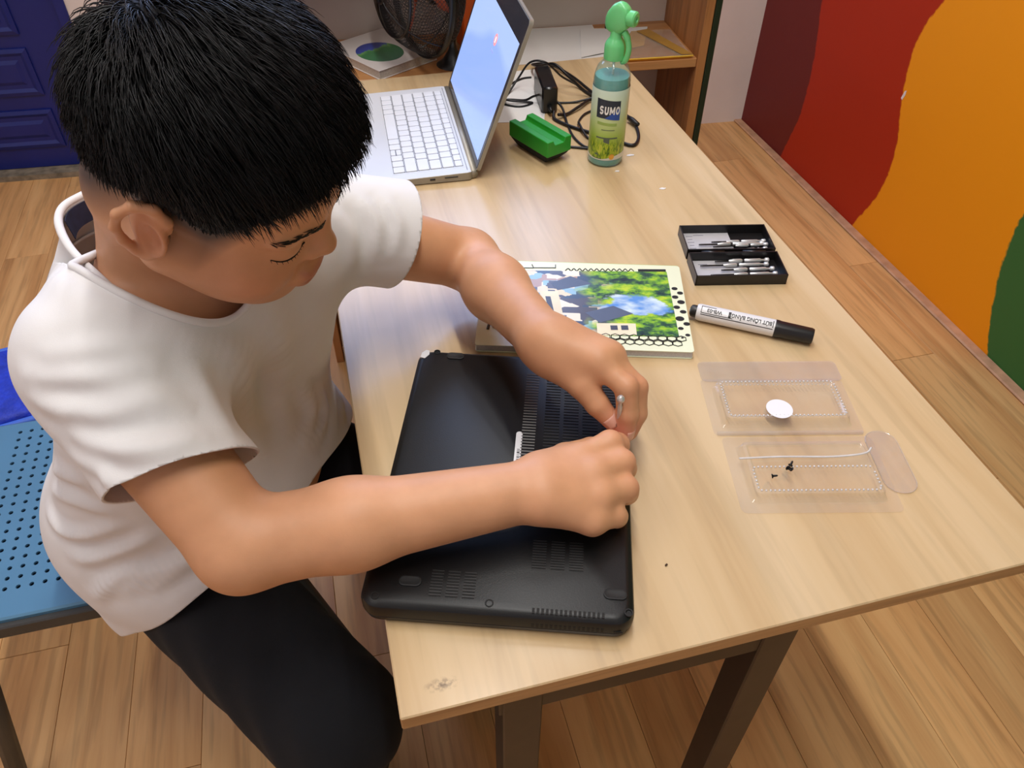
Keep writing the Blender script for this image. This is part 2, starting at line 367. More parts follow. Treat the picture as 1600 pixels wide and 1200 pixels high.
def shp(x, y, z): # world -> stays on the shelf
    return (x, y, z)
# papers and the yellow folder on the shelf
M_paper = mat('white_paper', (232, 230, 228), .7, var=.02, scale=8)
def sheet(pts, z, th, m, name, label, cat, group=None, wav=.0):
    mb = MB(); n = 8; A, B, C_, D = [Vector((*p, 0)) for p in pts]; V = []; F = []
    for k in (0, 1):
        for i in range(n+1):
            for j in range(n+1):
                u, v = i/n, j/n; p = A.lerp(B, u).lerp(D.lerp(C_, u), v); V.append((p.x, p.y, z+k*th+wav*(math.sin(5*u+2*v)+1)))
    m1 = (n+1)**2
    for i in range(n):
        for j in range(n):
            a = i*(n+1)+j; q = (a, a+1, a+n+2, a+n+1); F.append(q); F.append(tuple(m1+t for t in q[::-1]))
    rim = [i*(n+1) for i in range(n+1)]+[n*(n+1)+j for j in range(1, n+1)]+[i*(n+1)+n for i in range(n-1, -1, -1)]+[j for j in range(n-1, 0, -1)]
    for i in range(len(rim)):
        a, b2 = rim[i], rim[(i+1) % len(rim)]; F.append((a, b2, b2+m1, a+m1))
    mb.add(V, F); return tag(mb.build(name, m, smooth=False), label, cat, group)
sheet([(.405, 1.225), (.60, 1.205), (.625, 1.395), (.43, 1.412)], .7002, .0006, M_paper, 'paper_sheet', 'white paper sheet on the shelf behind the tangled cable', 'paper', wav=.0006)
sheet([(.545, 1.225), (.690, 1.255), (.735, 1.350), (.590, 1.372)], .7024, .0006, M_paper, 'paper_sheet', 'white paper sheet tucked at the yellow folder behind the spray bottle', 'paper', wav=.0006)
M_fold = clear_plastic('yellow_film', (.98, .80, .34), haze=.22, rough=.2)
fo = tag(empty('plastic_folder'), 'translucent yellow plastic folder at the right end of the shelf', 'folder')
a = sheet([(.600, 1.190), (.762, 1.176), (.775, 1.322), (.690, 1.330)], .7045, .0007, M_fold, 'cover', 'x', 'x'); del a['label']; del a['category']; a.parent = fo
a = sheet([(.742, 1.185), (.764, 1.180), (.728, 1.330), (.700, 1.325)], .7060, .0010, mat('folder_spine_strip', (176, 132, 60), .5), 'strip', 'x', 'x'); del a['label']; del a['category']; a.parent = fo
a = MB().tube([(.600, 1.189, .7055), (.68, 1.181, .706), (.763, 1.175, .7055)], .0016).build('yellow_edge', mat('folder_yellow_edge', (228, 182, 62), .4), fo)
sheet([(.297, .953), (.384, .936), (.452, 1.150), (.360, 1.150)], .7203, .0004, M_paper, 'paper_sheet', 'white paper sheet on the desk under the tangled cords', 'paper')
# book on the shelf
M_cover = mat('pale_book_cover', (214, 206, 202), .35, var=.03, scale=6)
M_pages = mat('page_block', (196, 186, 172), .8, var=.12, scale=300)
bk = tag(empty('book', (.160, 1.327, .7003), R_(-59.5)), 'thick pale paperback with a blue and green oval picture under the fan', 'book')
BL, BW, BT = .172, .142, .018
MB().box((0, 0, BT/2), (BL-.004, BW-.004, BT-.003)).build('page_block', M_pages, bk)
MB().bbox((0, 0, BT-.0008), (BL, BW, .0016), .0005).build('cover', M_cover, bk)
MB().bbox((0, 0, .0008), (BL, BW, .0016), .0005).build('back_cover', M_cover, bk)
MB().bbox((0, BW/2-.0005, BT/2), (BL, .0016, BT), .0005).build('spine', M_cover, bk)
m_pic, nt, b = newmat('cover_picture')
tc = N(nt, 'ShaderNodeTexCoord'); sx = N(nt, 'ShaderNodeSeparateXYZ'); nt.links.new(tc.outputs['Generated'], sx.inputs[0])
nz = N(nt, 'ShaderNodeTexNoise', i_Scale=5.0); nt.links.new(tc.outputs['Generated'], nz.inputs['Vector'])
ad = N(nt, 'ShaderNodeMath', operation='MULTIPLY_ADD'); ad.inputs[1].default_value = .35; iv = N(nt, 'ShaderNodeMath', operation='SUBTRACT'); iv.inputs[0].default_value = .86; nt.links.new(sx.outputs[0], iv.inputs[1]); nt.links.new(nz.outputs[0], ad.inputs[0]); nt.links.new(iv.outputs[0], ad.inputs[2])
r = ramp(nt, [(.0, lin((70, 110, 90))), (.62, lin((56, 120, 70))), (.70, lin((110, 160, 90))), (.74, lin((52, 74, 160))), (1.0, lin((40, 58, 140)))]); nt.links.new(ad.outputs[0], r.inputs[0]); nt.links.new(r.outputs[0], b.inputs['Base Color']); b.inputs['Roughness'].default_value = .35
el = MB(); el.poly([(.012+.052*math.cos(t*math.pi/16), -.012+.044*math.sin(t*math.pi/16)) for t in range(32)], BT, BT+.0003); o = el.build('oval_picture', m_pic, bk); o['label'] = 'blue and green oval picture'
# desk fan with a mesh cage
M_black = mat('black_plastic', (20, 20, 22), .38, var=.1)
M_wire = mat('black_wire', (38, 34, 33), .4, metal=.3)
fan = tag(empty('desk_fan', (.235, 1.235, .852)), 'black desk fan with fine mesh cage standing on the shelf', 'fan')
ax = Vector((-.95, -.30, .06)).normalized(); FM = ax.to_track_quat('Z', 'Y').to_matrix()
prof = [(.004, .082), (.030, .080), (.058, .070), (.084, .052), (.102, .030), (.112, .010), (.115, 0), (.112, -.012), (.098, -.034), (.074, -.052), (.045, -.062), (.020, -.066)]
def ppt(t):
    t = t*(len(prof)-1); i = min(int(t), len(prof)-2); f = t-i; return (prof[i][0]*(1-f)+prof[i+1][0]*f, prof[i][1]*(1-f)+prof[i+1][1]*f)
net = MB(); ns = 26; na = 84
def cp(t, a, dr=0):
    r, h = ppt(t); return tuple(FM @ Vector(((r+dr)*math.cos(a), (r+dr)*math.sin(a), h)))
for s in (1, -1):
    for k in range(na):
        net.tube([cp(i/ns, 2*math.pi*k/na+s*i*.09) for i in range(0, ns+1)], .00055, 3)
net.build('mesh_net', M_wire, fan)['kind'] = 'stuff'
rb = MB()
for k in range(6): rb.tube([cp(i/20, 2*math.pi*k/6+.35, .0008) for i in range(21)], .0014, 5)
rb.build('cage_ribs', M_black, fan)
def ring(t, wd, r): 
    rr, h = ppt(t); return MB().lathe([(rr+.003, h-wd/2), (rr+.005, h), (rr+.003, h+wd/2), (rr+.0005, h)], (0, 0, 0), FM, 48, close=False)
ring(6/11, .013, 0).build('rim_band', M_black, fan, smooth=True)
ring(2.6/11, .007, 0).build('cage_hoop', M_black, fan, smooth=True)
ring(.4/11, .006, 0).build('cage_badge', M_black, fan, smooth=True)
MB().lathe([(.0, -.085), (.022, -.08), (.030, -.06), (.030, -.02), (.018, -.01), (.016, .02), (.0, .028)], (0, 0, 0), FM, 24).build('motor', M_black, fan, smooth=True)
for k in range(3):
    bl = MB(); P = []
    for i in range(6):
        r = .016+.082*i/5
        for j in range(5):
            a = 2*math.pi*k/3+(j-2)*.20*(.8+.3*math.sin(i)); P.append(tuple(FM @ Vector((r*math.cos(a), r*math.sin(a), .012*(j-2)/2))))
    F = [(i*5+j, i*5+j+1, i*5+j+6, i*5+j+5) for i in range(5) for j in range(4)]
    bl.add(P, F); o = bl.build('blade', mat('fan_blade_orange', (196, 92, 60), .4), fan, smooth=True); md = o.modifiers.new('s', 'SOLIDIFY'); md.thickness = .0012
MB().bbox((.066, .030, -.035), (.030, .034, .050), .006).build('neck', M_black, fan, angle=40)
MB().tube([(.066, .030, -.055), (.062, .028, -.100), (.058, .026, -.130)], .004, 10).build('stem', M_black, fan, smooth=True)
MB().lathe([(.034, 0), (.034, .006), (.022, .014), (.008, .036), (.005, .05)], (.058, .026, -.1575), None, 24).build('base', M_black, fan, smooth=True)
# orange box behind the fan
ob = tag(empty('orange_box', (.352, 1.350, .7003), R_(8)), 'small orange plastic box on the shelf behind the fan stem', 'box')
M_or = mat('orange_plastic', (206, 84, 22), .42, var=.06)
MB().bbox((0, 0, .062), (.058, .042, .124), .004).build('body', M_or, ob, angle=40)
MB().bbox((0, 0, .131), (.060, .044, .014), .003).build('lid', M_or, ob, angle=40)
# ------------------------------------------------------------------ silver laptop
M_alu = mat('silver_magnesium', (216, 218, 224), .36, metal=.05, var=.03, scale=10)
M_alu_edge = mat('silver_edge', (158, 152, 140), .42, metal=.4, var=.04)
M_key = mat('silver_key', (226, 228, 234), .5, var=.02)
M_gap = mat('key_gap_grey', (96, 98, 106), .6)
sl = tag(empty('silver_laptop', (.226, .775, .72), R_(-3.3)), 'open silver laptop with glowing pale blue screen on the desk', 'laptop')
LD, LW = .228, .312                                   # local x from -LD (front) to 0 (hinge), y from 0 to LW
hb = lambda x: .0085+.0055*(x+LD)/LD
lo = rrect(LD/2, LW/2, .007, 0)
def sl_loop(dz, ins): return [((x*(1-ins*2/LD))-LD/2, y*(1-ins*2/LW)+LW/2, dz(x*(1-ins*2/LD)-LD/2)) for x, y, _ in lo]
bs = MB().stack([sl_loop(lambda x: .0008, .003), sl_loop(lambda x: .0018, 0), sl_loop(lambda x: hb(x)-.0006, 0), sl_loop(lambda x: hb(x), .0006)])
base = bs.build('base', M_alu_edge, sl)
base.data.materials.append(M_alu)
for p in base.data.polygons:
    if p.normal.z > .8: p.material_index = 1
tilt = math.atan2(hb(0)-hb(-LD), LD)
deck = empty('keyboard', (-LD, LW/2, hb(-LD))); deck.parent = sl; deck.rotation_euler = (0, -tilt, 0)
MB().bbox((.166, 0, .0001), (.112, .278, .0004), .0001).build('key_bed', M_alu, deck)
kmesh = {}
def key(x, y, w, d):
    k = (round(w, 4), round(d, 4))
    if k not in kmesh:
        o = MB().stack([rrect(d/2, w/2, .0015, 0, 2), rrect(d/2, w/2, .0015, .0009, 2), rrect(d/2-.0005, w/2-.0005, .0013, .0013, 2)]).build('key', M_key, deck); kmesh[k] = o
        g_ = MB().box((0, 0, .00005), (d+.0016, w+.0016, .0003)).build('key_gap', M_gap, deck); gaps.append((g_, k))
    else:
        o = kmesh[k].copy(); COL.objects.link(o); o.parent = deck
    o.location = (x, y, .0004); return o
gaps = []; gapmb = MB()
pitch = .0186
rows = [[1, 1, 1, 'h', 1, 1, 5, 1, 1, 1, 1], [2.25, 1, 1, 1, 1, 1, 1, 1, 1, 1, 1, 2.3], [1.9, 1, 1, 1, 1, 1, 1, 1, 1, 1, 1, 1, 1.75], [1.5, 1, 1, 1, 1, 1, 1, 1, 1, 1, 1, 1, 1, 1.1], [1.7, 1, 1, 1, 1, 1, 1, 1, 1, 1, 1, 1, 1, 1], [1]*15]
xr = [.121, .1395, .158, .1765, .195, .211]; drow = [.0165]*5+[.011]
for ri, row in enumerate(rows):
    y = -.136; row = list(row); tot = sum(1 if t == 'h' else t for t in row)*1.0; sc = .272/(tot*pitch)
    for wd in row:
        if wd == 'h':
            wv = pitch*sc
            for dd in (-.0043, .0043):
                key(xr[ri]+dd, y+wv/2, wv-.0022, .0073); gapmb.box((xr[ri]+dd, y+wv/2, .0003), (.0073+.0014, wv-.0008, .0002))
        else:
            wv = wd*pitch*sc; key(xr[ri], y+wv/2, round(wv-.0022, 4), drow[ri]); gapmb.box((xr[ri], y+wv/2, .0003), (drow[ri]+.0014, wv-.0008, .0002))
        y += wv
for g_, k in gaps: bpy.data.objects.remove(g_)
gapmb.build('key_outlines', M_gap, deck)
MB().bbox((.052, -.004, .0001), (.066, .105, .0003), .0001).build('touchpad', mat('touchpad_grey', (188, 190, 197), .35), deck)
MB().box((.2215, 0, .0002), (.0008, .296, .0003)).build('speaker_slit', M_gap, deck)
MB().bbox((-.060, -.0002, .0075), (.008, .001, .003), .0003).build('port', mat('port_black', (25, 25, 27), .5), sl)
MB().bbox((-.032, -.0002, .0085), (.020, .001, .0018), .0003).build('port', bpy.data.materials['port_black'], sl)
MB().cyl((.002, .004, .0085), (.002, LW-.004, .0085), .0068, None, 14).build('hinge', M_alu_edge, sl, smooth=True)
SCT = R_(69.5)                                        # the lid leans back
lid = empty('lid', (.004, LW/2, .010)); lid.parent = sl; lid.rotation_euler = (0, -SCT, 0)  # local x runs up the lid, local z faces the boy
LH = .226
o = MB().stack([[(x+LH/2+.004, y, z) for x, y, z in rrect(LH/2, LW/2, .007, zz)] for zz in (-.0055, .0)]).build('lid_shell', M_alu_edge, lid)
MB().stack([[(x+LH/2+.004, y, z) for x, y, z in rrect(LH/2-.002, LW/2-.002, .006, zz)] for zz in (-.0001, .0006)]).build('bezel', mat('bezel_dark_grey', (52, 52, 58), .12, var=.03), lid)
M_scr, nt, b = newmat('screen_glow')
tc = N(nt, 'ShaderNodeTexCoord'); mp = N(nt, 'ShaderNodeMapping'); mp.inputs['Rotation'].default_value = (0, 0, .9); nt.links.new(tc.outputs['Generated'], mp.inputs['Vector'])
wv = N(nt, 'ShaderNodeTexNoise', i_Scale=1.2, i_Detail=0.0); nt.links.new(mp.outputs[0], wv.inputs['Vector'])
r = ramp(nt, [(.44, lin((150, 178, 244))), (.50, lin((172, 196, 250)))]); nt.links.new(wv.outputs[0], r.inputs[0])
b.inputs['Base Color'].default_value = (.02, .02, .02, 1); b.inputs['Roughness'].default_value = .15
nt.links.new(r.outputs[0], b.inputs['Emission Color']); b.inputs['Emission Strength'].default_value = .85
DZ = .0007
MB().box((.094+.012, 0, DZ), (.176, .292, .0004)).build('display', M_scr, lid)
lg = MB().poly([((.158+.0088*math.cos(t*math.pi/10)), -.035+.0088*math.sin(t*math.pi/10)) for t in range(20)], DZ+.0002, DZ+.0004).build('round_icon', mat('icon_red', (214, 130, 132), .4, emit=(206, 138, 150), emit_s=.8), lid)
ic = MB().box((.158, -.035, DZ+.0005), (.0085, .0045, .0003)).build('icon_figure', mat('icon_pale', (240, 215, 215), .4, emit=(245, 215, 212), emit_s=.8), lid)
MB().box((.141, -.035, DZ+.0003), (.003, .016, .0002)).build('icon_caption', mat('icon_text', (130, 135, 190), .4, emit=(132, 150, 215), emit_s=.75), lid)
MB().box((.088, -.128, DZ+.0003), (.0028, .008, .0002)).build('tray_icons', bpy.data.materials['icon_text'], lid)
# ------------------------------------------------------------------ black laptop lying upside down
M_lap = mat('black_laptop_plastic', (19, 20, 22), .38, var=.10, scale=14, bump=.05, bscale=900, spec=.34)
M_lap_edge = mat('black_laptop_edge', (15, 15, 17), .36, var=.08)
M_slot = mat('vent_slot_black', (6, 6, 7), .7)
M_lit_edge = mat('vent_lit_edge_grey', (66, 66, 68), .35)  # light catching the slot edges, put into a paler grey
M_slot_grey = mat('vent_grille_grey', (112, 112, 110), .45)  # lighter grey of the ribbed vent strip
M_rub = mat('rubber_black', (30, 30, 32), .7)
bl = tag(empty('black_laptop', (.138, .203, .72), R_(-18.9)), 'black laptop lying upside down under the boy\'s hands', 'laptop')
HX, HY = .113, .158
L0 = lambda ins, z, r=.016: rrect(HX-ins, HY-ins, r-ins*.5, z, 6)
MB().stack([L0(.004, .0005), L0(.0015, .002), L0(.0005, .0075), L0(.0018, .0085)]).build('lid', M_lap_edge, bl, angle=30)
MB().stack([L0(.0018, .0086), L0(0, .0095), L0(0, .0175), L0(.0012, .0215), L0(.0045, .0243), L0(.0075, .0250)]).build('base', M_lap, bl, angle=32)
ca, sa = math.cos(R_(18.9)), math.sin(R_(18.9))
def ll(x, y):      # room x, y -> laptop's own axes
    dx, dy = x-.138, y-.203; return (dx*ca-dy*sa, dx*sa+dy*ca)
ZT = .0250
for (x, y) in ((.118, .366), (.187, .047), (.026, .101), (.262, .318)):
    u, v = ll(x, y)
    MB().stack([[(p[0]+u, p[1]+v, p[2]) for p in rrect(.0095, .0048, .0045, z)] for z in (ZT-.0005, ZT+.0012)]+[[(p[0]+u, p[1]+v, p[2]) for p in rrect(.0085, .0038, .0037, ZT+.0016)]]+[[(p[0]+u, p[1]+v, p[2]) for p in rrect(.0074, .0028, .0027, ZT+.0010)]]).build('rubber_foot', M_rub, bl, angle=40)
for (x, y) in ((-.004, .095), (.085, .065), (.192, .029), (.138, .203), (.100, .378)):
    u, v = ll(x, y); MB().lathe([(.0036, -.001), (.0036, .0004), (.0026, .0004), (.0022, -.0006), (.0006, -.0006), (.0, -.0004)], (u, v, ZT), None, 16).build('screw', M_slot, bl)
def slots(name, o, ux, uy, nx, ny, wx, wy, m, skew=0.0, z=ZT, holes=None):
    mb = MB()
    for i in range(nx):
        for j in range(ny):
            if holes and holes(i, j): continue
            mb.box((o[0]+ux*i+skew*j, o[1]-uy*j, z), (wx, wy, .0006))
    q = mb.build(name, m, bl); q['kind'] = 'stuff'
    if m is M_slot and wy < .002:
        lp_ = MB()  # thin pale strips paint the lit edge of each slot
        for i in range(nx):
            for j in range(ny): lp_.box((o[0]+ux*i+skew*j, o[1]-uy*j+wy*.5+.0002, z+.0001), (wx, .0004, .0006))
        lp_.build('vent_lit_edge', M_lit_edge, bl)['kind'] = 'stuff'
    return q
slots('vent_grille', ll(.0505, .1045), .0138, .00285, 3, 9, .0100, .0013, M_slot)
slots('vent_grille', ll(.1415, .1120), .0158, .00265, 3, 11, .0118, .0012, M_slot)
slots('vent_grille', ll(.1925, .3170), .0, .00385, 1, 32, .0135, .0014, M_slot_grey)['label'] = 'grey ribbed vent strip'
slots('vent_grille', ll(.2110, .3020), .019, .0040, 4, 26, .0150, .0013, M_slot)
slots('vent_grille', ll(.1180, .0497), .00375, 1, 16, 1, .0021, .0048, M_slot)
mb = MB()
u0, v0 = ll(.1180, .0497)
for i in range(16): mb.box((u0+.00375*i, -HY-.0001, .0135), (.0021, .0006, .0046))
mb.box((u0+.069, -HY-.0001, .0125), (.007, .0006, .0018)); mb.build('side_vent', M_slot, bl)['kind'] = 'stuff'
u, v = ll(.1505, .2215)
MB().stack([[(p[0]+u, p[1]+v-.012, p[2]) for p in rrect(.0031, .033, .003, z)] for z in (ZT-.0002, ZT+.0003)]).build('barcode_label', mat('white_sticker', (222, 222, 224), .4, var=.01), bl)
bc = MB(); rr = random.Random(3); y = v-.012+.010
while y > v-.042:
    hh = rr.choice([.0004, .0007, .0011, .0016]); bc.box((u+.0004, y-hh/2, ZT+.0004), (.0026, hh, .0002)); y -= hh+rr.choice([.0005, .0009, .0014])
bc.build('barcode_bars', mat('print_black', (28, 28, 30), .5), bl)['kind'] = 'stuff'
u, v = ll(.0865, .3785)
MB().poly([(u-.004, v-.006), (u+.001, v-.0075), (u+.005, v-.001), (u+.0045, v+.005), (u+.0005, v+.006), (u-.0035, v+.001)], ZT-.0015, ZT+.0004).build('worn_corner_sticker', bpy.data.materials['white_sticker'], bl)
# ------------------------------------------------------------------ spray bottle
sb = tag(empty('spray_bottle', (.4395, .788, .72), R_(-50)), 'green trigger spray bottle with a grassy label on the desk', 'bottle')
M_pet = clear_plastic('bottle_plastic', (.80, .93, .92), haze=.06, rough=.05, ior=1.5)
M_liq = mat('teal_liquid', (130, 196, 192), .08, var=.03, spec=.6)
M_liq.node_tree.nodes['Principled BSDF'].inputs['Transmission Weight'].default_value = .25
prof = [(.0, .0005), (.0245, .0005), (.0268, .003), (.0270, .010), (.0270, .118), (.0268, .128), (.0255, .138), (.0220, .147), (.0160, .1535), (.0125, .156), (.0120, .165)]
MB().lathe(prof, n=40).build('bottle_body', M_pet, sb, smooth=True)
MB().lathe([(0, .0012), (.0240, .0012), (.0260, .0035), (.0262, .010), (.0262, .118), (.0258, .128), (.0249, .1340), (0, .1342)], n=40).build('liquid', M_liq, sb, angle=50)
m_lab, nt, b = newmat('bottle_label')
tc = N(nt, 'ShaderNodeTexCoord'); sx = N(nt, 'ShaderNodeSeparateXYZ'); nt.links.new(tc.outputs['Object'], sx.inputs[0])
mp = N(nt, 'ShaderNodeMapping'); mp.inputs['Scale'].default_value = (260, 260, 70); nt.links.new(tc.outputs['Object'], mp.inputs['Vector'])
nz = N(nt, 'ShaderNodeTexNoise', i_Scale=1.0, i_Detail=3.0, i_Distortion=1.5); nt.links.new(mp.outputs[0], nz.inputs['Vector'])
zr = N(nt, 'ShaderNodeMapRange'); zr.inputs[1].default_value = .012; zr.inputs[2].default_value = .122; nt.links.new(sx.outputs[2], zr.inputs[0])
r = ramp(nt, [(0, lin((120, 150, 20))), (.14, lin((150, 175, 40))), (.34, lin((160, 190, 80))), (.52, lin((190, 208, 140))), (.72, lin((206, 220, 190))), (1, lin((205, 222, 205)))]); nt.links.new(zr.outputs[0], r.inputs[0])
gr = ramp(nt, [(.36, lin((52, 96, 24))), (.52, lin((150, 182, 30))), (.66, lin((200, 205, 70)))]); nt.links.new(nz.outputs[0], gr.inputs[0])
gm = N(nt, 'ShaderNodeMapRange'); gm.inputs[1].default_value = .048; gm.inputs[2].default_value = .036; nt.links.new(sx.outputs[2], gm.inputs[0])
mx = N(nt, 'ShaderNodeMix', data_type='RGBA'); nt.links.new(gm.outputs[0], mx.inputs[0]); nt.links.new(r.outputs[0], mx.inputs[6]); nt.links.new(gr.outputs[0], mx.inputs[7])
# white foot of the label with a sagging border
at = N(nt, 'ShaderNodeMath', operation='MULTIPLY_ADD'); at.inputs[1].default_value = 9.0; at.inputs[2].default_value = .014; sq = N(nt, 'ShaderNodeMath', operation='MULTIPLY'); nt.links.new(sx.outputs[0], sq.inputs[0]); nt.links.new(sx.outputs[0], sq.inputs[1]); nt.links.new(sq.outputs[0], at.inputs[0])
lt = N(nt, 'ShaderNodeMath', operation='LESS_THAN'); nt.links.new(sx.outputs[2], lt.inputs[0]); nt.links.new(at.outputs[0], lt.inputs[1])
m2 = N(nt, 'ShaderNodeMix', data_type='RGBA'); m2.inputs[7].default_value = lin((226, 228, 226)); nt.links.new(lt.outputs[0], m2.inputs[0]); nt.links.new(mx.outputs[2], m2.inputs[6]); nt.links.new(m2.outputs[2], b.inputs['Base Color']); b.inputs['Roughness'].default_value = .3
VA = R_(-61)                                          # the middle of the label, in the bottle's own axes (turned towards the near end)
lab = MB().lathe([(.0272, .0125), (.0274, .013), (.0274, .1195), (.0272, .120)], n=48, a0=VA-R_(118), a1=VA+R_(118)); label = lab.build('label', m_lab, sb, smooth=True)
def wrap(mb, V, F, z0, r0):
    P = []
    for x, y, z in V:
        a = VA+x/.0274; P.append(((r0+z)*math.cos(a), (r0+z)*math.sin(a), z0+y))
    mb.add(P, F)
def wrap_rect(mb, x0, x1, zs0, zs1, r0, n=8):        # zs0/zs1: (bottom, top) at the left and right ends
    V = []; F = []
    for i in range(n+1):
        t = i/n; x = x0+(x1-x0)*t; V += [(x, zs0[0]*(1-t)+zs1[0]*t, 0), (x, zs0[1]*(1-t)+zs1[1]*t, 0), (x, zs0[0]*(1-t)+zs1[0]*t, .00015), (x, zs0[1]*(1-t)+zs1[1]*t, .00015)]
    for i in range(n):
        a = i*4; F += [(a+2, a+6, a+7, a+3), (a, a+1, a+5, a+4), (a, a+4, a+6, a+2), (a+1, a+3, a+7, a+5)]
    F += [(0, 2, 3, 1), (n*4, n*4+1, n*4+3, n*4+2)]
    wrap(mb, V, F, 0, r0)
q = MB(); wrap_rect(q, -.0195, .0165, (.079, .108), (.079, .105), .0275); q.build('logo_panel', mat('logo_dark_blue', (34, 44, 62), .35), label)
q = MB(); wrap_rect(q, -.006, .0165, (.079, .079), (.076, .096), .0277); q.build('logo_blue', mat('logo_blue', (34, 76, 160), .35), label)
def ribbon(mb, pts, w_, ox, oy, sx_, sy_, z=.00012):
    P = [Vector((x, y)) for x, y in pts]; P2 = []
    for p, r_ in zip(P[:-1], P[1:]): P2 += [p.lerp(r_, t/3) for t in range(3)]
    P2.append(P[-1]); V = []; F = []; n = len(P2)
    for i, p in enumerate(P2):
        d = (P2[min(i+1, n-1)]-P2[max(i-1, 0)]).normalized(); nn_ = Vector((-d.y, d.x))*w_
        for s_ in (1, -1):
            u = p+nn_*s_; V.append((ox+u.x*sx_+.04*(u.y*sy_), oy+u.y*sy_, z))
    F = [(2*i, 2*i+1, 2*i+3, 2*i+2) for i in range(n-1)]; wrap(mb, V, F, .0915, .0280)
q = MB(); lw, lh = .0066, .0118
arc = lambda cx, cy, rx, ry, a0, a1, n=8: [(cx+rx*math.cos(R_(a0+(a1-a0)*i/n)), cy+ry*math.sin(R_(a0+(a1-a0)*i/n))) for i in range(n+1)]
x0 = -.0148
ribbon(q, arc(.5, .72, .32, .20, 20, 180)+arc(.5, .72, .32, .22, 180, 270)[1:]+arc(.5, .28, .32, .22, 90, 0)[1:]+arc(.5, .28, .32, .20, 0, -160)[1:], .13, x0, -lh/2, lw, lh)
x0 += lw*1.12; ribbon(q, [(.2, 1.0), (.2, .35)]+arc(.5, .33, .30, .25, 180, 360)[1:]+[(.8, 1.0)], .14, x0, -lh/2, lw, lh)
x0 += lw*1.14; sw = lw*1.2
for pts in ([(.14, 0), (.14, 1)], [(.86, 0), (.86, 1)], [(.16, .94), (.5, .22)], [(.84, .94), (.5, .22)]): ribbon(q, pts, .11, x0, -lh/2, sw, lh)
x0 += lw*1.32; ribbon(q, arc(.5, .5, .33, .40, 90, 450, 18), .13, x0, -lh/2, lw, lh)
q.build('logo_lettering', mat('lettering_white', (232, 232, 232), .4), label)
q = MB(); wrap_rect(q, -.017, .013, (.069, .0735), (.067, .0715), .0275); q.build('label_green_band', mat('label_green', (150, 176, 92), .4), label)
q = MB(); wrap_rect(q, -.017, .016, (.0475, .0497), (.0472, .0494), .0275); wrap_rect(q, -.005, .004, (.0425, .0472), (.0395, .0472), .0275); wrap_rect(q, -.0095, .0105, (.0608, .0618), (.0606, .0616), .0275); q.build('label_print', mat('label_print_grey', (84, 96, 82), .5), label)
q = MB(); wrap_rect(q, -.017, -.012, (.0205, .023), (.0202, .0227), .0275); wrap_rect(q, -.018, -.006, (.0150, .0158), (.0145, .0153), .0275); q.build('label_small_print', bpy.data.materials['label_print_grey'], label)
q = MB(); V = []; n = 12
for i in range(n): V.append((.0095+.0042*math.cos(2*math.pi*i/n), .0045*math.sin(2*math.pi*i/n), .00015))
wrap(q, V+[(x, y, 0) for x, y, z in V], [tuple(range(n))], .0185, .0276); q.build('label_flower', mat('label_flower', (222, 160, 60), .4), label)
M_grn = mat('pale_green_plastic', (112, 206, 132), .30, var=.05, spec=.55)
M_grn.node_tree.nodes['Principled BSDF'].inputs['Subsurface Weight'].default_value = .25; M_grn.node_tree.nodes['Principled BSDF'].inputs['Subsurface Radius'].default_value = (.004, .008, .004)
MB().lathe([(.0115, .157), (.0150, .1575), (.0152, .1600), (.0150, .1760), (.0135, .180), (.0105, .184), (.0085, .187), (.0080, .199)], n=28).build('collar', M_grn, sb, angle=50)
hd = MB()
secs = [(-.0165, .1990, .2130, .0052), (-.0135, .1945, .2200, .0078), (-.006, .1915, .2300, .0092), (.002, .1905, .2340, .0095), (.009, .1935, .2330, .0092), (.015, .1990, .2290, .0085), (.018, .2020, .2260, .0070)]
loops = []
for x, z0, z1, hw in secs:
    L = []; zc = (z0+z1)/2; hz = (z1-z0)/2
    for k in range(16):
        a = 2*math.pi*k/16; cy = abs(math.cos(a))**.6*math.copysign(1, math.cos(a)); cz = abs(math.sin(a))**.6*math.copysign(1, math.sin(a)); L.append((x, hw*cy, zc+hz*cz))
    loops.append(L)
hd.stack(loops).build('trigger_head', M_grn, sb, smooth=True)
MB().lathe([(.0098, 0), (.0104, .002), (.0104, .010), (.0085, .012), (.0040, .0125), (.0030, .010)], (.017, 0, .2150), Matrix.Rotation(R_(90), 3, 'Y'), 20).build('nozzle', M_grn, sb, angle=40)
tr = MB(); pth = spline([(.0120, 0, .1960), (.0180, 0, .1880), (.0215, 0, .1760), (.0205, 0, .1640), (.0165, 0, .1560), (.0120, 0, .1545)], 5)
tr.tube(pth, [.0048]*6+[.0042]*(len(pth)-12)+[.0034]*6, 10).build('trigger', M_grn, sb, smooth=True)
MB().bbox((-.0165, .0, .1985), (.003, .007, .008), .001).build('black_valve', M_black, sb)
MB().tube([(0, 0, .16), (0, .001, .1), (.003, .004, .008)], .0017, 8).build('dip_tube', mat('tube_white', (220, 225, 222), .4), sb)
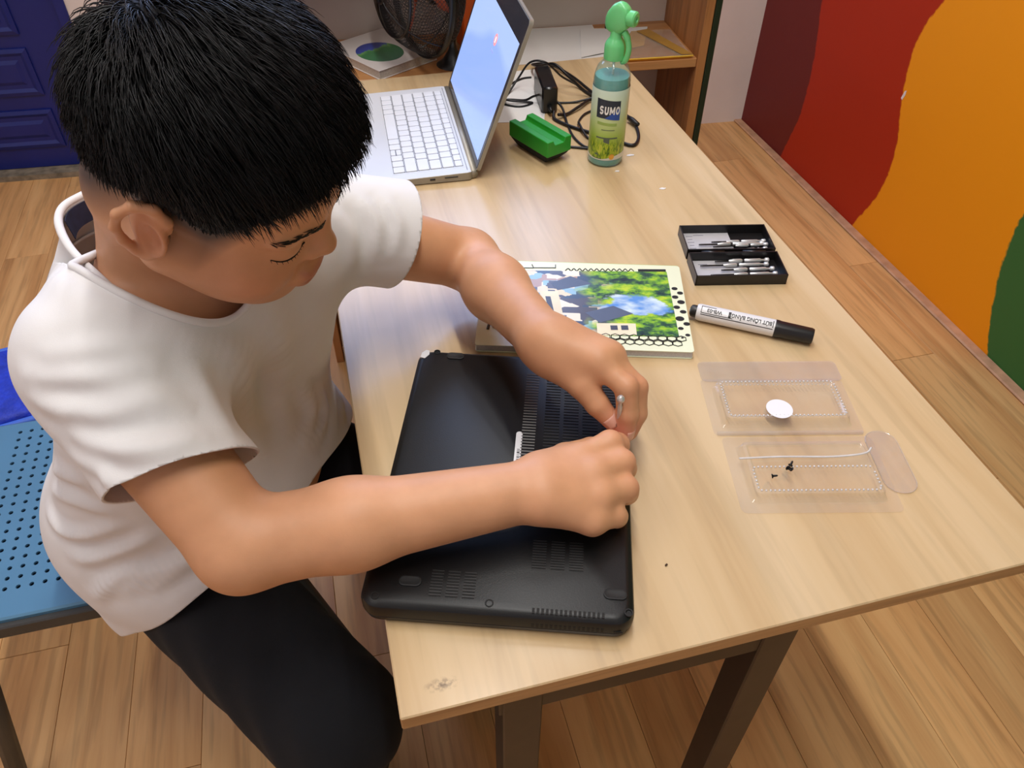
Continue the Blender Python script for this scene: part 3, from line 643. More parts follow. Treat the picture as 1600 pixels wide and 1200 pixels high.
# ------------------------------------------------------------------ green whiteboard eraser
er = tag(empty('whiteboard_eraser', (.3475, .838, .72), R_(-67)), 'green plastic block with a grooved top on a black felt base beside the silver laptop', 'eraser')
M_g = mat('green_plastic', (34, 150, 42), .38, var=.05)
EL, EW = .096, .046
prof = [(-.0235, .0155), (.0235, .0155), (.0235, .0400), (.0115, .0400), (.0105, .0365), (.0085, .0325), (-.0085, .0325), (-.0105, .0365), (-.0115, .0400), (-.0235, .0400)]
V = []; F = []
for x in (-EL/2, EL/2): V += [(x, a, b_) for a, b_ in prof]
n = len(prof); F = [tuple(range(n))[::-1], tuple(range(n, 2*n))]+[(i, (i+1) % n, n+(i+1) % n, n+i) for i in range(n)]
o = MB().add(V, F).build('holder', M_g, er); bv = o.modifiers.new('b', 'BEVEL'); bv.width = .0012; bv.segments = 2
MB().stack([rrect(EL/2-.014, EW/2-.008, .004, 0.0005), rrect(EL/2-.010, EW/2-.005, .005, .004), rrect(EL/2-.003, EW/2-.0015, .005, .0115), rrect(EL/2-.001, EW/2, .003, .0155)]).build('felt_base', mat('black_felt', (18, 19, 20), .9, var=.3, scale=400), er)
# ------------------------------------------------------------------ power adapter and its tangled cords
ad = tag(empty('power_adapter', (.407, 1.010, .7203), R_(-7.4)), 'black power brick on its edge with long tangled black cords', 'adapter')
MB().bbox((0, 0, .0225), (.027, .094, .045), .003).build('brick', mat('adapter_black', (20, 21, 26), .28, var=.08, spec=.6), ad, angle=40)
MB().tube([(0, -.046, .012), (0, -.055, .012), (.001, -.062, .010)], [.0042, .0036, .0026], 10).build('cord_relief', M_black, ad, smooth=True)
MB().bbox((0, .0472, .022), (.014, .001, .012), .0003).build('socket', M_slot, ad)
M_cord = mat('black_cord', (22, 22, 26), .42, var=.1)
adi = Matrix.LocRotScale(ad.location, ad.rotation_euler, None).inverted()
def cord(name, pts, r, label, k=8):
    return MB().tube(spline(pts, k), r, 8).xf(adi).build('cord', M_cord, ad, smooth=True)
cord('power_cord', [(.405, .950, .730), (.402, .937, .7235), (.412, .915, .7232), (.428, .893, .7232), (.450, .868, .7232), (.478, .834, .7232), (.497, .816, .7232), (.514, .836, .7232), (.524, .870, .7235), (.527, .905, .7235), (.510, .955, .7240), (.488, .990, .7245), (.455, .965, .7265), (.428, .948, .7235), (.409, .938, .7290)], .0027, 'thick black mains cord running behind the spray bottle to the brick')
cord('power_cord', [(.323, 1.018, .7225), (.345, 1.030, .7222), (.372, 1.018, .7235), (.386, 1.005, .735), (.402, .985, .744), (.421, .962, .732), (.418, .915, .7222), (.414, .870, .7222), (.420, .835, .7222), (.432, .822, .7222), (.405, .834, .7222), (.386, .842, .7222)], .0020, 'thin black cord crossing in front of the power brick', 9)
cord('power_cord', [(.320, 1.035, .7222), (.340, 1.008, .7222), (.362, .998, .7222), (.383, 1.008, .7222), (.350, 1.014, .7260), (.338, 1.026, .7265), (.352, 1.055, .7225), (.376, 1.075, .7400), (.395, 1.068, .768), (.420, 1.055, .770), (.452, 1.062, .740), (.478, 1.052, .7260), (.488, 1.022, .7222), (.496, 1.006, .7222)], .0019, 'thin black cord looping over the far end of the brick', 9)
cord('power_cord', [(.497, 1.000, .7260), (.491, 1.030, .7270), (.482, 1.085, .7262), (.464, 1.140, .7262), (.446, 1.158, .7262), (.424, 1.150, .730), (.416, 1.118, .742), (.420, 1.085, .752), (.432, 1.045, .770), (.452, 1.020, .756), (.478, 1.014, .732), (.500, 1.004, .7222), (.509, .985, .7222)], .0026, 'thick black cord in the highest loop above the power brick', 9)
cord('power_cord', [(.344, 1.066, .7222), (.366, 1.092, .7222), (.392, 1.110, .7222), (.410, 1.112, .7222)], .0019, 'short black cord end passing behind the screen of the silver laptop')
cord('power_cord', [(.482, .956, .7222), (.458, .943, .7225), (.440, .920, .7222), (.432, .893, .7300), (.436, .858, .7222), (.455, .838, .7222)], .0019, 'thin black cord bending just left of the spray bottle')
cord('power_cord', [(.424, .997, .7222), (.455, .992, .7222), (.492, .987, .7300)], .0020, 'straight black cord from the brick towards the spray bottle')
MB().tube([(.5195, .902, .7283), (.5230, .890, .7285), (.5265, .872, .7285)], [.0038, .0046, .0034], 10).xf(adi).build('ferrite_bead', M_cord, ad, smooth=True)
# ------------------------------------------------------------------ white flecks and a crumb on the desk
for i, (x, y, s, l) in enumerate(((.483, .791, .006, 'white fleck right of the foot of the spray bottle'), (.446, .748, .0045, 'white fleck just in front of the spray bottle'), (.493, .683, .005, 'white fleck on bare desk between spray bottle and screwdriver case'))):
    rr = random.Random(i); tag(MB().poly([(s*rr.uniform(.6, 1.2)*math.cos(a), .55*s*rr.uniform(.6, 1.2)*math.sin(a)) for a in [2*math.pi*k/9 for k in range(9)]], 0, .0006).build('white_fleck', M_paper, loc=(x, y, .7202)), l, 'paper scrap')
tag(MB().bbox((0, 0, .0008), (.0028, .0016, .0014), .0004).build('crumb', mat('crumb_brown', (70, 50, 34), .8), loc=(.248, .077, .7202), rot=(0, 0, .5)), 'tiny brown crumb on bare desk right of the black laptop', 'crumb')
# ------------------------------------------------------------------ notebook with a painted cover
nb = tag(empty('notebook', (.2885, .4385, .7203), R_(-17.2)), 'notebook with a bright painted town and doodled border under the boy\'s left arm', 'notebook')
NX, NY, NT = .124, .083, .0105
M_ncov = mat('notebook_cover', (232, 236, 206), .28, var=.03, scale=12, spec=.5)
M_npage = mat('notebook_pages', (206, 204, 206), .8, var=.08, scale=500)
MB().box((0, 0, NT/2), (NX*2-.003, NY*2-.003, NT-.0016)).build('page_block', M_npage, nb)
MB().stack([rrect(NX, NY, .004, z) for z in (NT-.0008, NT)]).build('front_cover', M_ncov, nb)
MB().stack([rrect(NX, NY, .004, z) for z in (0, .0008)]).build('back_cover', M_ncov, nb)
MB().bbox((0, NY+.0002, NT/2), (NX*2-.004, .0014, NT), .0005).build('spine_tape', mat('notebook_green', (150, 205, 80), .4), nb)
ca2, sa2 = math.cos(R_(17.2)), math.sin(R_(17.2))
def nl(x, y): dx, dy = x-.2885, y-.4385; return (dx*ca2-dy*sa2, dx*sa2+dy*ca2)
# the printed picture: soft patches of colour (a made-up garden street)
m_art, nt, b = newmat('cover_print')
tc = N(nt, 'ShaderNodeTexCoord'); gx = N(nt, 'ShaderNodeSeparateXYZ'); nt.links.new(tc.outputs['Generated'], gx.inputs[0])
n1 = N(nt, 'ShaderNodeTexNoise', i_Scale=9.0, i_Detail=5.0, i_Roughness=.6); nt.links.new(tc.outputs['Generated'], n1.inputs['Vector'])
n2 = N(nt, 'ShaderNodeTexNoise', i_Scale=4.0, i_Detail=2.0); nt.links.new(tc.outputs['Generated'], n2.inputs['Vector'])
n3 = N(nt, 'ShaderNodeTexNoise', i_Scale=7.0, i_Detail=3.0); nt.links.new(tc.outputs['Generated'], n3.inputs['Vector'])
vo = N(nt, 'ShaderNodeTexVoronoi', i_Scale=11.0, distance='CHEBYCHEV'); nt.links.new(tc.outputs['Generated'], vo.inputs['Vector'])
hs = N(nt, 'ShaderNodeSeparateColor'); nt.links.new(vo.outputs['Color'], hs.inputs[0])
town = ramp(nt, [(0, lin((70, 90, 120))), (.2, lin((236, 218, 190))), (.4, lin((180, 150, 140))), (.55, lin((150, 190, 215))), (.7, lin((240, 232, 215))), (.85, lin((90, 92, 110))), (1, lin((200, 210, 150)))]); town.color_ramp.interpolation = 'CONSTANT'; nt.links.new(hs.outputs[0], town.inputs[0])
tree = ramp(nt, [(.34, lin((28, 52, 66))), (.44, lin((56, 96, 70))), (.52, lin((120, 176, 60))), (.60, lin((176, 208, 60))), (.72, lin((214, 222, 70)))]); nt.links.new(n1.outputs[0], tree.inputs[0])
sky = ramp(nt, [(.40, lin((96, 150, 222))), (.62, lin((214, 232, 240)))]); nt.links.new(n3.outputs[0], sky.inputs[0])
def mixc(f, a, c):
    mx = N(nt, 'ShaderNodeMix', data_type='RGBA'); nt.links.new(f, mx.inputs[0]); nt.links.new(a, mx.inputs[6]); nt.links.new(c, mx.inputs[7]); return mx.outputs[2]
fx = N(nt, 'ShaderNodeMath', operation='MULTIPLY_ADD'); fx.inputs[1].default_value = .55; nt.links.new(n2.outputs[0], fx.inputs[0]); nt.links.new(gx.outputs[0], fx.inputs[2])
f1 = N(nt, 'ShaderNodeMapRange'); f1.inputs[1].default_value = .80; f1.inputs[2].default_value = .90; nt.links.new(fx.outputs[0], f1.inputs[0])
c1 = mixc(f1.outputs[0], town.outputs[0], tree.outputs[0])
# patch of sky between the trees on the right
mp = N(nt, 'ShaderNodeMapping'); mp.inputs['Location'].default_value = (-.80*3.6, -.46*4.2, 0); mp.inputs['Scale'].default_value = (3.6, 4.2, 0); nt.links.new(tc.outputs['Generated'], mp.inputs['Vector'])
ln = N(nt, 'ShaderNodeVectorMath', operation='LENGTH'); nt.links.new(mp.outputs[0], ln.inputs[0]); a2 = N(nt, 'ShaderNodeMath', operation='MULTIPLY_ADD'); a2.inputs[1].default_value = 1.1; nt.links.new(n1.outputs[0], a2.inputs[0]); nt.links.new(ln.outputs['Value'], a2.inputs[2])
f2 = N(nt, 'ShaderNodeMapRange'); f2.inputs[1].default_value = 1.22; f2.inputs[2].default_value = 1.12; nt.links.new(a2.outputs[0], f2.inputs[0])
c2 = mixc(f2.outputs[0], c1, sky.outputs[0])
nt.links.new(c2, b.inputs['Base Color']); b.inputs['Roughness'].default_value = .22
P = [nl(*q) for q in ((.200, .530), (.411, .473), (.376, .351), (.190, .405))]
pc = MB(); pc.add([(x, y, NT+.0001) for x, y in P]+[(x, y, NT+.0003) for x, y in P], [(0, 1, 2, 3), (7, 6, 5, 4), (0, 4, 5, 1), (1, 5, 6, 2), (2, 6, 7, 3), (3, 7, 4, 0)]); pc.build('picture', m_art, nb)
# simple painted houses on the picture (roof, wall and windows as flat print)
def flat(name, polys, m, z): 
    for p in polys: MB().poly(p, z, z+.00012).build(name, m, nb)
def quadpx(*pts): return [nl(*p) for p in pts]
ink = mat('doodle_ink', (18, 18, 20), .4)
hs1 = [quadpx((.262, .470), (.300, .460), (.296, .445), (.258, .455)), quadpx((.300, .418), (.338, .407), (.330, .385), (.292, .395))]
flat('painted_roof', [[nl(.285, .420), nl(.322, .424), nl(.340, .404), nl(.296, .398)], [nl(.262, .486), nl(.290, .494), nl(.312, .472), nl(.266, .470)]], mat('paint_slate', (84, 96, 122), .3), NT+.0003)
flat('painted_wall', [[nl(.292, .398), nl(.336, .386), nl(.330, .366), nl(.286, .377)], [nl(.244, .474), nl(.266, .468), nl(.258, .420), nl(.238, .426)]], mat('paint_cream', (240, 226, 196), .3), NT+.0003)
flat('painted_window', [[nl(.306, .390), nl(.314, .388), nl(.312, .380), nl(.304, .382)], [nl(.318, .387), nl(.326, .385), nl(.324, .377), nl(.316, .379)], [nl(.248, .462), nl(.254, .460), nl(.250, .432), nl(.244, .434)]], mat('paint_dark', (70, 76, 96), .3), NT+.00045)
# doodled border: dots on the right, honeycomb below, squiggle above
dm = MB(); rr = random.Random(5)
for (x, y), r in zip([(.407, .438), (.410, .428), (.401, .422), (.404, .411), (.395, .403), (.399, .393), (.390, .382), (.394, .371), (.384, .365), (.387, .352), (.379, .349)], [.0034, .0034, .0036, .0042, .0036, .0036, .0048, .0036, .0030, .0026, .0014]):
    u, v = nl(x, y); dm.poly([(u+r*1.1*math.cos(a), v+r*.9*math.sin(a)) for a in [2*math.pi*k/14 for k in range(14)]], NT+.0001, NT+.0003)
o = dm.build('border_dots', ink, nb); o['kind'] = 'stuff'
hx = MB()
u0, v0 = nl(.376, .3435); step = .0108
for row in range(2):
    for i in range(13):
        cx_ = u0-i*step-(step/2 if row else 0); cy_ = v0+.0043-row*.0086
        hx.tube([(cx_+.0058*math.cos(a)*rr.uniform(.9, 1.05), cy_+.0046*math.sin(a), NT+.0002) for a in [math.pi/6+math.pi/3*k for k in range(6)]], .0007, 4, closed=True)
o = hx.build('honeycomb_doodle', ink, nb); o['kind'] = 'stuff'
sq = MB(); A = nl(.288, .5085); B = nl(.372, .4865)
sq.tube(spline([(A[0]+(B[0]-A[0])*i/24, A[1]+(B[1]-A[1])*i/24+(.0028 if i % 2 else -.0022), NT+.0002) for i in range(25)], 4), .0007, 4)
C0, C1 = nl(.377, .4845), nl(.411, .4755); sq.poly([(C0[0], C0[1]-.002), (C1[0], C1[1]-.002), (C1[0], C1[1]+.003), (C0[0], C0[1]+.003)], NT+.0001, NT+.0003)
for p0, p1 in (((.250, .522), (.250, .530)), ((.250, .5225), (.277, .5155)), ((.277, .515), (.279, .522)), ((.232, .527), (.250, .522))):
    a = nl(*p0); b_ = nl(*p1); sq.tube([(a[0], a[1], NT+.0002), (b_[0], b_[1], NT+.0002)], .0007, 4)
sq.build('squiggle_doodle', ink, nb)
gl = MB(); u, v = nl(.181, .423)
gl.tube([(u+.0075*math.cos(a), v+.0065*math.sin(a), NT+.0003) for a in [2*math.pi*k/16 for k in range(16)]], .0017, 5, closed=True)
gl.tube([(u+x, v+y, NT+.0003) for x, y in ((.008, .0065), (.008, -.006), (.012, -.012), (.004, -.0115))], .0014, 5)
gl.tube([(u+x, v+y, NT+.0003) for x, y in ((-.0115, .008), (-.013, -.009))], .0017, 5)
gl.build('lettering_doodle', ink, nb)
# ------------------------------------------------------------------ whiteboard marker
MR = .0104
a = Vector((.4085, .3945, .7203+MR)); b_ = Vector((.5265, .3145, .7203+MR)); d = (b_-a); ang = math.atan2(d.y, d.x); ML = d.length
mk = tag(empty('whiteboard_marker', a, ang), 'white and black board marker lying between notebook and desk edge', 'marker')
XM = Matrix.Rotation(R_(90), 3, 'Y')                  # local z of the lathe -> local x
def mx_(x): return (x, 0, 0)
M_wp = mat('marker_white', (226, 224, 224), .32, var=.02)
MB().lathe([(.0, .008), (.0088, .008), (.0096, .0095), (.0101, .012), (.0101, .1010), (.0, .1010)], (0, 0, 0), XM, 28).build('barrel', M_wp, mk, angle=35)
MB().lathe([(.0, 0), (.0040, 0), (.0068, .0015), (.0074, .004), (.0074, .0082), (0, .0082)], (0, 0, 0), XM, 24).build('end_plug', M_black, mk, angle=35)
MB().lathe([(.0, -.0004), (.0022, -.0004), (.0022, .0003), (0, .0003)], (0, 0, 0), XM, 12).build('plug_dimple', M_wp, mk)
MB().lathe([(.0, .0985), (.0104, .0985), (.0104, .1020), (.0099, .105), (.0094, ML-.003), (.0086, ML-.0005), (.0, ML)], (0, 0, 0), XM, 28).build('cap', M_black, mk, angle=35)
lb = MB()
def mwrap(mb, V, F, xc, a0, r0, flip=True):
    P = []
    for x, y, z in V:
        if flip: x, y = -x, -y
        an = a0+y/.0101; P.append((xc+x, -(r0+z)*math.cos(an), (r0+z)*math.sin(an)))
    mb.add(P, F)
AT = R_(62)
V, F = text_mesh('BÚT LÔNG BẢNG', .0064, .00010, 1.0, .00018); sxx = .046/max(1e-6, max(v[0] for v in V)-min(v[0] for v in V)); mwrap(lb, [(x*sxx, y, z) for x, y, z in V], F, .0715, AT, .0102)
V, F = text_mesh('WB-03', .0060, .00010, 1.0, .00018); mwrap(lb, V, F, .0285, AT, .0102)
def mrect(x0, x1, y0, y1): 
    n = 4; V = []; F = []
    for i in range(n+1):
        y = y0+(y1-y0)*i/n; V += [(x0, y, 0), (x1, y, 0), (x0, y, .0001), (x1, y, .0001)]
    for i in range(n): a = 4*i; F += [(a+2, a+3, a+7, a+6), (a, a+4, a+5, a+1), (a, a+2, a+6, a+4), (a+1, a+5, a+7, a+3)]
    mwrap(lb, V, F, 0, AT, .0102, False)
mrect(.0130, .0965, -.0066, -.0058); mrect(.0130, .0500, -.0045, -.0038); mrect(.0130, .0137, -.0045, .0042); mrect(.0130, .0300, .0042, .0049); mrect(.0956, .0965, -.0046, .0042)
mrect(.0448, .0478, -.0038, .0036)
lb.build('marker_lettering', ink, mk)
# ------------------------------------------------------------------ screwdriver case with its drivers
cs = tag(empty('screwdriver_case', (.5095, .4895, .7203), R_(-12.6)), 'open black case with grey card and small screwdrivers near the desk edge', 'case')
CL, CD, CH, CT = .116, .0520, .0145, .0016
def tray(name, y0, y1, m):
    mb = MB(); yc = (y0+y1)/2; dy = abs(y1-y0)
    mb.box((0, yc, CT/2), (CL, dy, CT))
    for sx_ in (-1, 1): mb.box((sx_*(CL/2-CT/2), yc, CH/2), (CT, dy, CH))
    for sy in (-1, 1): mb.box((0, yc+sy*(dy/2-CT/2), CH/2), (CL, CT, CH))
    return mb.build(name, m, cs)
M_case = mat('case_black', (24, 22, 23), .35, var=.08)
tray('tray', -.001-CD, -.001, M_case); tray('lid', .005, .005+CD+.006, M_case)
MB().cyl((-.040, .002, CH-.003), (-.010, .002, CH-.003), .0026, None, 10).build('hinge', M_case, cs, smooth=True)
MB().cyl((.014, .002, CH-.003), (.044, .002, CH-.003), .0026, None, 10).build('hinge', M_case, cs, smooth=True)
MB().bbox((-.004, .005+CD+.0065, CH-.004), (.010, .002, .005), .0005).build('catch', M_case, cs)
M_card = mat('grey_card', (186, 184, 188), .55, var=.05, scale=60)
MB().box((-.0215, .034, CT+.0007), (.062, .054, .0010)).build('card', M_card, cs)
MB().box((-.0215, -.027, CT+.0007), (.064, .047, .0010)).build('card', M_card, cs)
pr = MB()
for k in range(5): pr.box((-.045, .053-.007*k, CT+.0014), (.006 if k % 2 else .009, .0011, .0002))
pr.box((-.032, .0555, CT+.0014), (.014, .0012, .0002)); pr.box((-.040, -.012, CT+.0014), (.012, .0012, .0002)); pr.box((-.031, -.0135, CT+.0014), (.004, .0012, .0002))
pr.build('card_print', mat('faded_print', (140, 138, 150), .6), cs)['kind'] = 'stuff'
M_sil = mat('satin_steel', (206, 206, 204), .30, metal=.55, var=.04)
M_shaft = mat('dark_steel_shaft', (66, 64, 66), .35, metal=.7, var=.05)
def driver(p0, p1, label, shaft, thick=.0026, hmain=None):
    """p0 blade tip, p1 swivel cap, both in the case's own axes"""
    a = Vector(p0); b_ = Vector(p1); L = (b_-a).length; M = cs.matrix_basis
    r = empty('precision_screwdriver', M @ a); q = (b_-a).normalized(); r.rotation_euler = (0, -math.asin(q.z), math.atan2(q.y, q.x)-.2199)
    tag(r, label, 'screwdriver', 'precision screwdrivers in the case')
    r.rotation_euler[2] = math.atan2(q.y, q.x)+R_(-12.6)
    k = thick
    MB().lathe([(0, 0), (.0009, .0002), (.0011, .003), (.0011, shaft), (0, shaft)], (0, 0, 0), XM, 10).build('shaft', M_shaft, r, smooth=True)
    h0 = shaft; h1 = L-.006
    MB().lathe([(0, h0), (k*.55, h0), (k, h0+.006), (k, h0+.016), (k*.62, h0+.018), (k*.62, h0+.020), (k*.92, h0+.0215), (k*.92, h1-.006), (k*.60, h1-.004), (k*.60, h1), (0, h1)], (0, 0, 0), XM, 12).build('handle', M_sil, r, angle=35)
    MB().lathe([(0, h0+.0176), (k*.80, h0+.0176), (k*.80, h0+.0202), (0, h0+.0202)], (0, 0, 0), XM, 12).build('dark_ring', M_shaft, r)
    MB().lathe([(0, h1-.0005), (k*.8, h1), (k*1.15, h1+.0015), (k*1.15, L-.001), (k*.8, L), (0, L)], (0, 0, 0), XM, 14).build('swivel_cap', M_sil, r, angle=35)
    return r
inv = cs.matrix_basis.inverted() if False else None
bpy.context.view_layer.update()
zt = CT+.0042
driver((-.0190, .0345, zt), (.0545, .0360, zt), 'slim silver screwdriver lying farthest back in the lid of the case', .020, .0023)
driver((-.0370, .0290, zt), (.0510, .0305, zt), 'silver screwdriver in the lid with the longest dark blade', .025, .0026)
driver((-.0190, .0235, zt), (.0548, .0262, zt+.001), 'tilted silver screwdriver in the lid over the two others', .030, .0024)
driver((.0060, .0135, zt), (.0520, .0180, zt), 'short silver screwdriver nearest the hinge in the lid', .012, .0024)
driver((-.0240, -.0100, zt), (.0470, -.0085, zt), 'thickest silver screwdriver nearest the hinge in the tray', .018, .0030)
driver((-.0450, -.0190, zt), (.0440, -.0175, zt), 'silver screwdriver in the tray with a long black blade', .030, .0026)
driver((-.0200, -.0290, zt), (.0490, -.0275, zt), 'silver screwdriver third from the hinge in the tray', .016, .0028)
driver((-.0360, -.0395, zt), (.0500, -.0380, zt), 'silver screwdriver nearest the front wall of the tray', .030, .0027)
# ------------------------------------------------------------------ clear plastic clamshell with two wells
M_clear = clear_plastic('clear_plastic_tray', (.985, .975, .965), haze=.12, rough=.07, ior=1.6)
cl = tag(empty('plastic_clamshell', (.4280, .1845, .7202), R_(-13.6)), 'open clear plastic clamshell package on bare desk right of the black laptop', 'package')
def well(y0, y1, x0, x1, h, up, m=M_clear, inset=.014, sx=0.0):
    """flange with a raised pan; a thin sheet"""
    xc, yc = (x0+x1)/2, (y0+y1)/2; hx, hy = abs(x1-x0)/2, abs(y1-y0)/2
    def lp(ins, z, r): return [(x+xc+sx*z, y+yc, z) for x, y, _ in rrect(hx-ins, hy-ins, r, 0, 4)]
    L = [lp(0, .0006, .006), lp(inset-.004, .0008, .005), lp(inset-.002, .0030 if up else .0030, .005), lp(inset, h, .005), lp(inset+.003, h+.0006, .004), lp(inset+.0055, h-.0012, .004)]
    n = len(L[0]); V = [p for l in L for p in l]; F = []
    for j in range(len(L)-1):
        for i in range(n): F.append((j*n+i, j*n+(i+1) % n, (j+1)*n+(i+1) % n, (j+1)*n+i))
    F.append(tuple((len(L)-1)*n+i for i in range(n)))
    mb = MB().add(V, F); return mb, L[4]
M_bead = clear_plastic('bead_plastic', (.99, .98, .97), haze=.75, rough=.12, ior=1.6)
def beads(loop, parent, step=.0042, r=.0011, dz=.0):
    mb = MB(); P = [Vector(p) for p in loop]; P.append(P[0]); acc = 0.0
    for a, b_ in zip(P[:-1], P[1:]):
        L = (b_-a).length; t = step-acc
        while t <= L:
            p = a.lerp(b_, t/L); mb.lathe([(0, -r), (r, -r*.4), (r, r*.4), (r*.5, r*.9), (0, r)], (p.x, p.y, p.z+dz), None, 6); t += step
        acc = L-(t-step)
    o = mb.build('beads', M_bead, parent, smooth=True); o['kind'] = 'stuff'
mb, lp = well(.006, .090, -.076, .080, .0120, True); o = mb.build('lid_pan', M_clear, cl, angle=30)
beads(lp, cl)
inner = [(x*.955+.0001, .048+(y-.048)*.93, z-.0030) for x, y, z in lp]; beads(inner, cl, .0042, .0008)
mb, lp = well(-.092, .004, -.070, .084, .0105, True, inset=.0155); o = mb.build('tray_pan', M_clear, cl, angle=30)
lp2 = [(x, y if y < -.045 else y-.030, z) for x, y, z in lp]
beads(lp2, cl)
MB().box((.002, .008, .0022), (.150, .003, .003)).build('fold_hinge', M_clear, cl)
tbm = MB().stack([[(x+.092, y-.030, z) for x, y, _ in rrect(.016, .040, .015, 0, 6)] for z in (.0006, .0011)]); tbm.build('side_tab', M_clear, cl)
rim = MB().tube([(x+.092, y-.030, .0014) for x, y, _ in rrect(.016, .040, .015, 0, 6)], .0006, 5, closed=True); rim.build('tab_rim', M_clear, cl)
tf = MB().stack([[(x+.004, y+.102, z) for x, y, _ in rrect(.078, .016, .006, 0, 4)] for z in (.0006, .0010)]); tf.build('rear_flange', M_clear, cl)
ridge = MB()
ridge.tube(spline([(-.062, -.034, .0115), (-.02, -.033, .0125), (.03, -.033, .0120), (.062, -.030, .0130), (.072, -.022, .0125)], 6), .0010, 6); ridge.build('pan_ridge', M_bead, cl, smooth=True)
M_stk = mat('white_seal', (236, 236, 240), .45, var=.01)
tag(MB().lathe([(0, 0), (.0136, 0), (.0136, .0003), (0, .0003)], n=36).build('round_sticker', M_stk, loc=(.4300, .2165, .7334)), 'round white sticker on the lid of the clear plastic package', 'sticker')
M_scr2 = mat('black_screw', (24, 20, 18), .4, metal=.5)
def screw(x, y, z, rz, tilt, label):
    t = empty('screw', (x, y, z), rz); t.rotation_euler = (tilt, 0, rz); tag(t, label, 'screw', 'loose screws in the clear package')
    MB().lathe([(0, 0), (.0021, 0), (.0023, .0008), (.0016, .0014), (0, .0014)], n=12).build('head', M_scr2, t, angle=35)
    MB().lathe([(0, .0013), (.0011, .0013), (.0012, .002), (.0009, .0026), (.0012, .0032), (.0009, .0038), (.0011, .0045), (.0005, .0056), (0, .0058)], n=8).build('shank', M_scr2, t, smooth=True)
screw(.3975, .1420, .7345, .4, R_(78), 'black screw lying on its side in the three screw cluster')
screw(.4015, .1430, .7352, 2.3, R_(70), 'black screw pointing right in the three screw cluster')
screw(.4010, .1385, .7345, 4.0, R_(60), 'black screw nearest the front in the three screw cluster')
screw(.3785, .1365, .7340, 1.2, R_(72), 'single black screw left of the cluster in the clear package')
# ------------------------------------------------------------------ stool with a perforated seat
ch = tag(empty('stool', (-.325, .545, 0)), 'low stool with perforated steel blue plastic seat under the boy', 'stool')
M_seat = mat('seat_blue_plastic', (80, 126, 158), .42, var=.05, scale=6)
M_frame = mat('stool_dark_grey', (58, 58, 58), .5, var=.08)
X0, X1, Y0, Y1, ZS = -.205, .205, -.178, .168, .442
st = MB(); cell = .0158; nx_, ny_ = 23, 19; ox, oy = -nx_*cell/2, -ny_*cell/2; hr = .0031
for i in range(nx_):
    for j in range(ny_):
        cx_, cy_ = ox+(i+.5)*cell, oy+(j+.5)*cell+.006; h = cell/2
        sq_ = [(h, 0), (h, h), (0, h), (-h, h), (-h, 0), (-h, -h), (0, -h), (h, -h)]; hl = [(hr*math.cos(k*math.pi/4), hr*math.sin(k*math.pi/4)) for k in range(8)]
        V = [(cx_+a, cy_+b_, ZS) for a, b_ in sq_]+[(cx_+a, cy_+b_, ZS) for a, b_ in hl]+[(cx_+a*1.05, cy_+b_*1.05, ZS-.003) for a, b_ in hl]
        st.add(V, [(k, (k+1) % 8, 8+(k+1) % 8, 8+k) for k in range(8)]+[(8+k, 8+(k+1) % 8, 16+(k+1) % 8, 16+k) for k in range(8)])
gx0, gx1, gy0, gy1 = ox, -ox, oy+.006, -oy+.006
def ringf(inner, outer, zi, zo):
    n = len(inner); st.add([(x, y, zi) for x, y in inner]+[(x, y, zo) for x, y in outer], [(k, (k+1) % n, n+(k+1) % n, n+k) for k in range(n)])
R0 = [(gx1, gy1), (gx0, gy1), (gx0, gy0), (gx1, gy0)]; R1 = [(X1, Y1), (X0, Y1), (X0, Y0), (X1, Y0)]; R2 = [(X1+.003, Y1+.003), (X0-.003, Y1+.003), (X0-.003, Y0-.003), (X1+.003, Y0-.003)]
ringf(R0, R1, ZS, ZS); ringf(R1, R2, ZS, ZS-.002); ringf(R2, R2, ZS-.002, ZS-.010)
st.build('seat', M_seat, ch)
MB().box((0, 0, ZS-.012), (X1-X0, Y1-Y0, .004)).build('seat_hole_shade', mat('seat_shadow_blue', (24, 44, 66), .7), ch)  # dark sheet under the perforation, shade in the holes put into its colour
fm = MB()
for y in (Y0-.004, Y1+.004): fm.bbox((0, y, ZS-.018), (X1-X0+.012, .014, .022), .002)
for x in (X0-.004, X1+.004): fm.bbox((x, 0, ZS-.018), (.014, Y1-Y0+.012, .022), .002)
fm.build('frame', M_frame, ch)
for sx_ in (-1, 1):
    for sy in (-1, 1): MB().tube([(sx_*(X1-.012), sy*(Y1-.008), ZS-.03), (sx_*(X1+.085), sy*(Y1+.015), .002)], .014, 10).build('leg', M_frame, ch, smooth=True)
# bright blue textured bin standing behind the stool
M_bag = mat('bright_blue_cloth', (24, 52, 176), .55, var=.25, scale=55, bump=.9, bscale=130)
bg = tag(empty('blue_bin', (-.555, .890, 0), R_(12)), 'bright blue textured bin with a paler rim on the floor behind the stool', 'bin')
mb = MB(); loops = []
rr = random.Random(11)
for z, s in ((.0, .86), (.03, .98), (.12, 1.03), (.25, 1.0), (.36, .95), (.44, .90), (.462, .86), (.470, .78)):
    L = []
    for x, y, _ in rrect(.165, .110, .045, 0, 6): L.append((x*s+rr.uniform(-.003, .003), y*s+rr.uniform(-.003, .003), z*.83+rr.uniform(-.002, .002)))
    loops.append(L)
o = mb.stack(loops).build('bin_body', M_bag, bg, smooth=True); o.modifiers.new('s', 'SUBSURF').render_levels = 2
MB().tube([(x*.93, y*.93, .375) for x, y, _ in rrect(.165, .110, .045, 0, 6)], .0075, 8, closed=True).build('rim', mat('bag_rim_blue', (60, 104, 206), .5), bg, smooth=True)
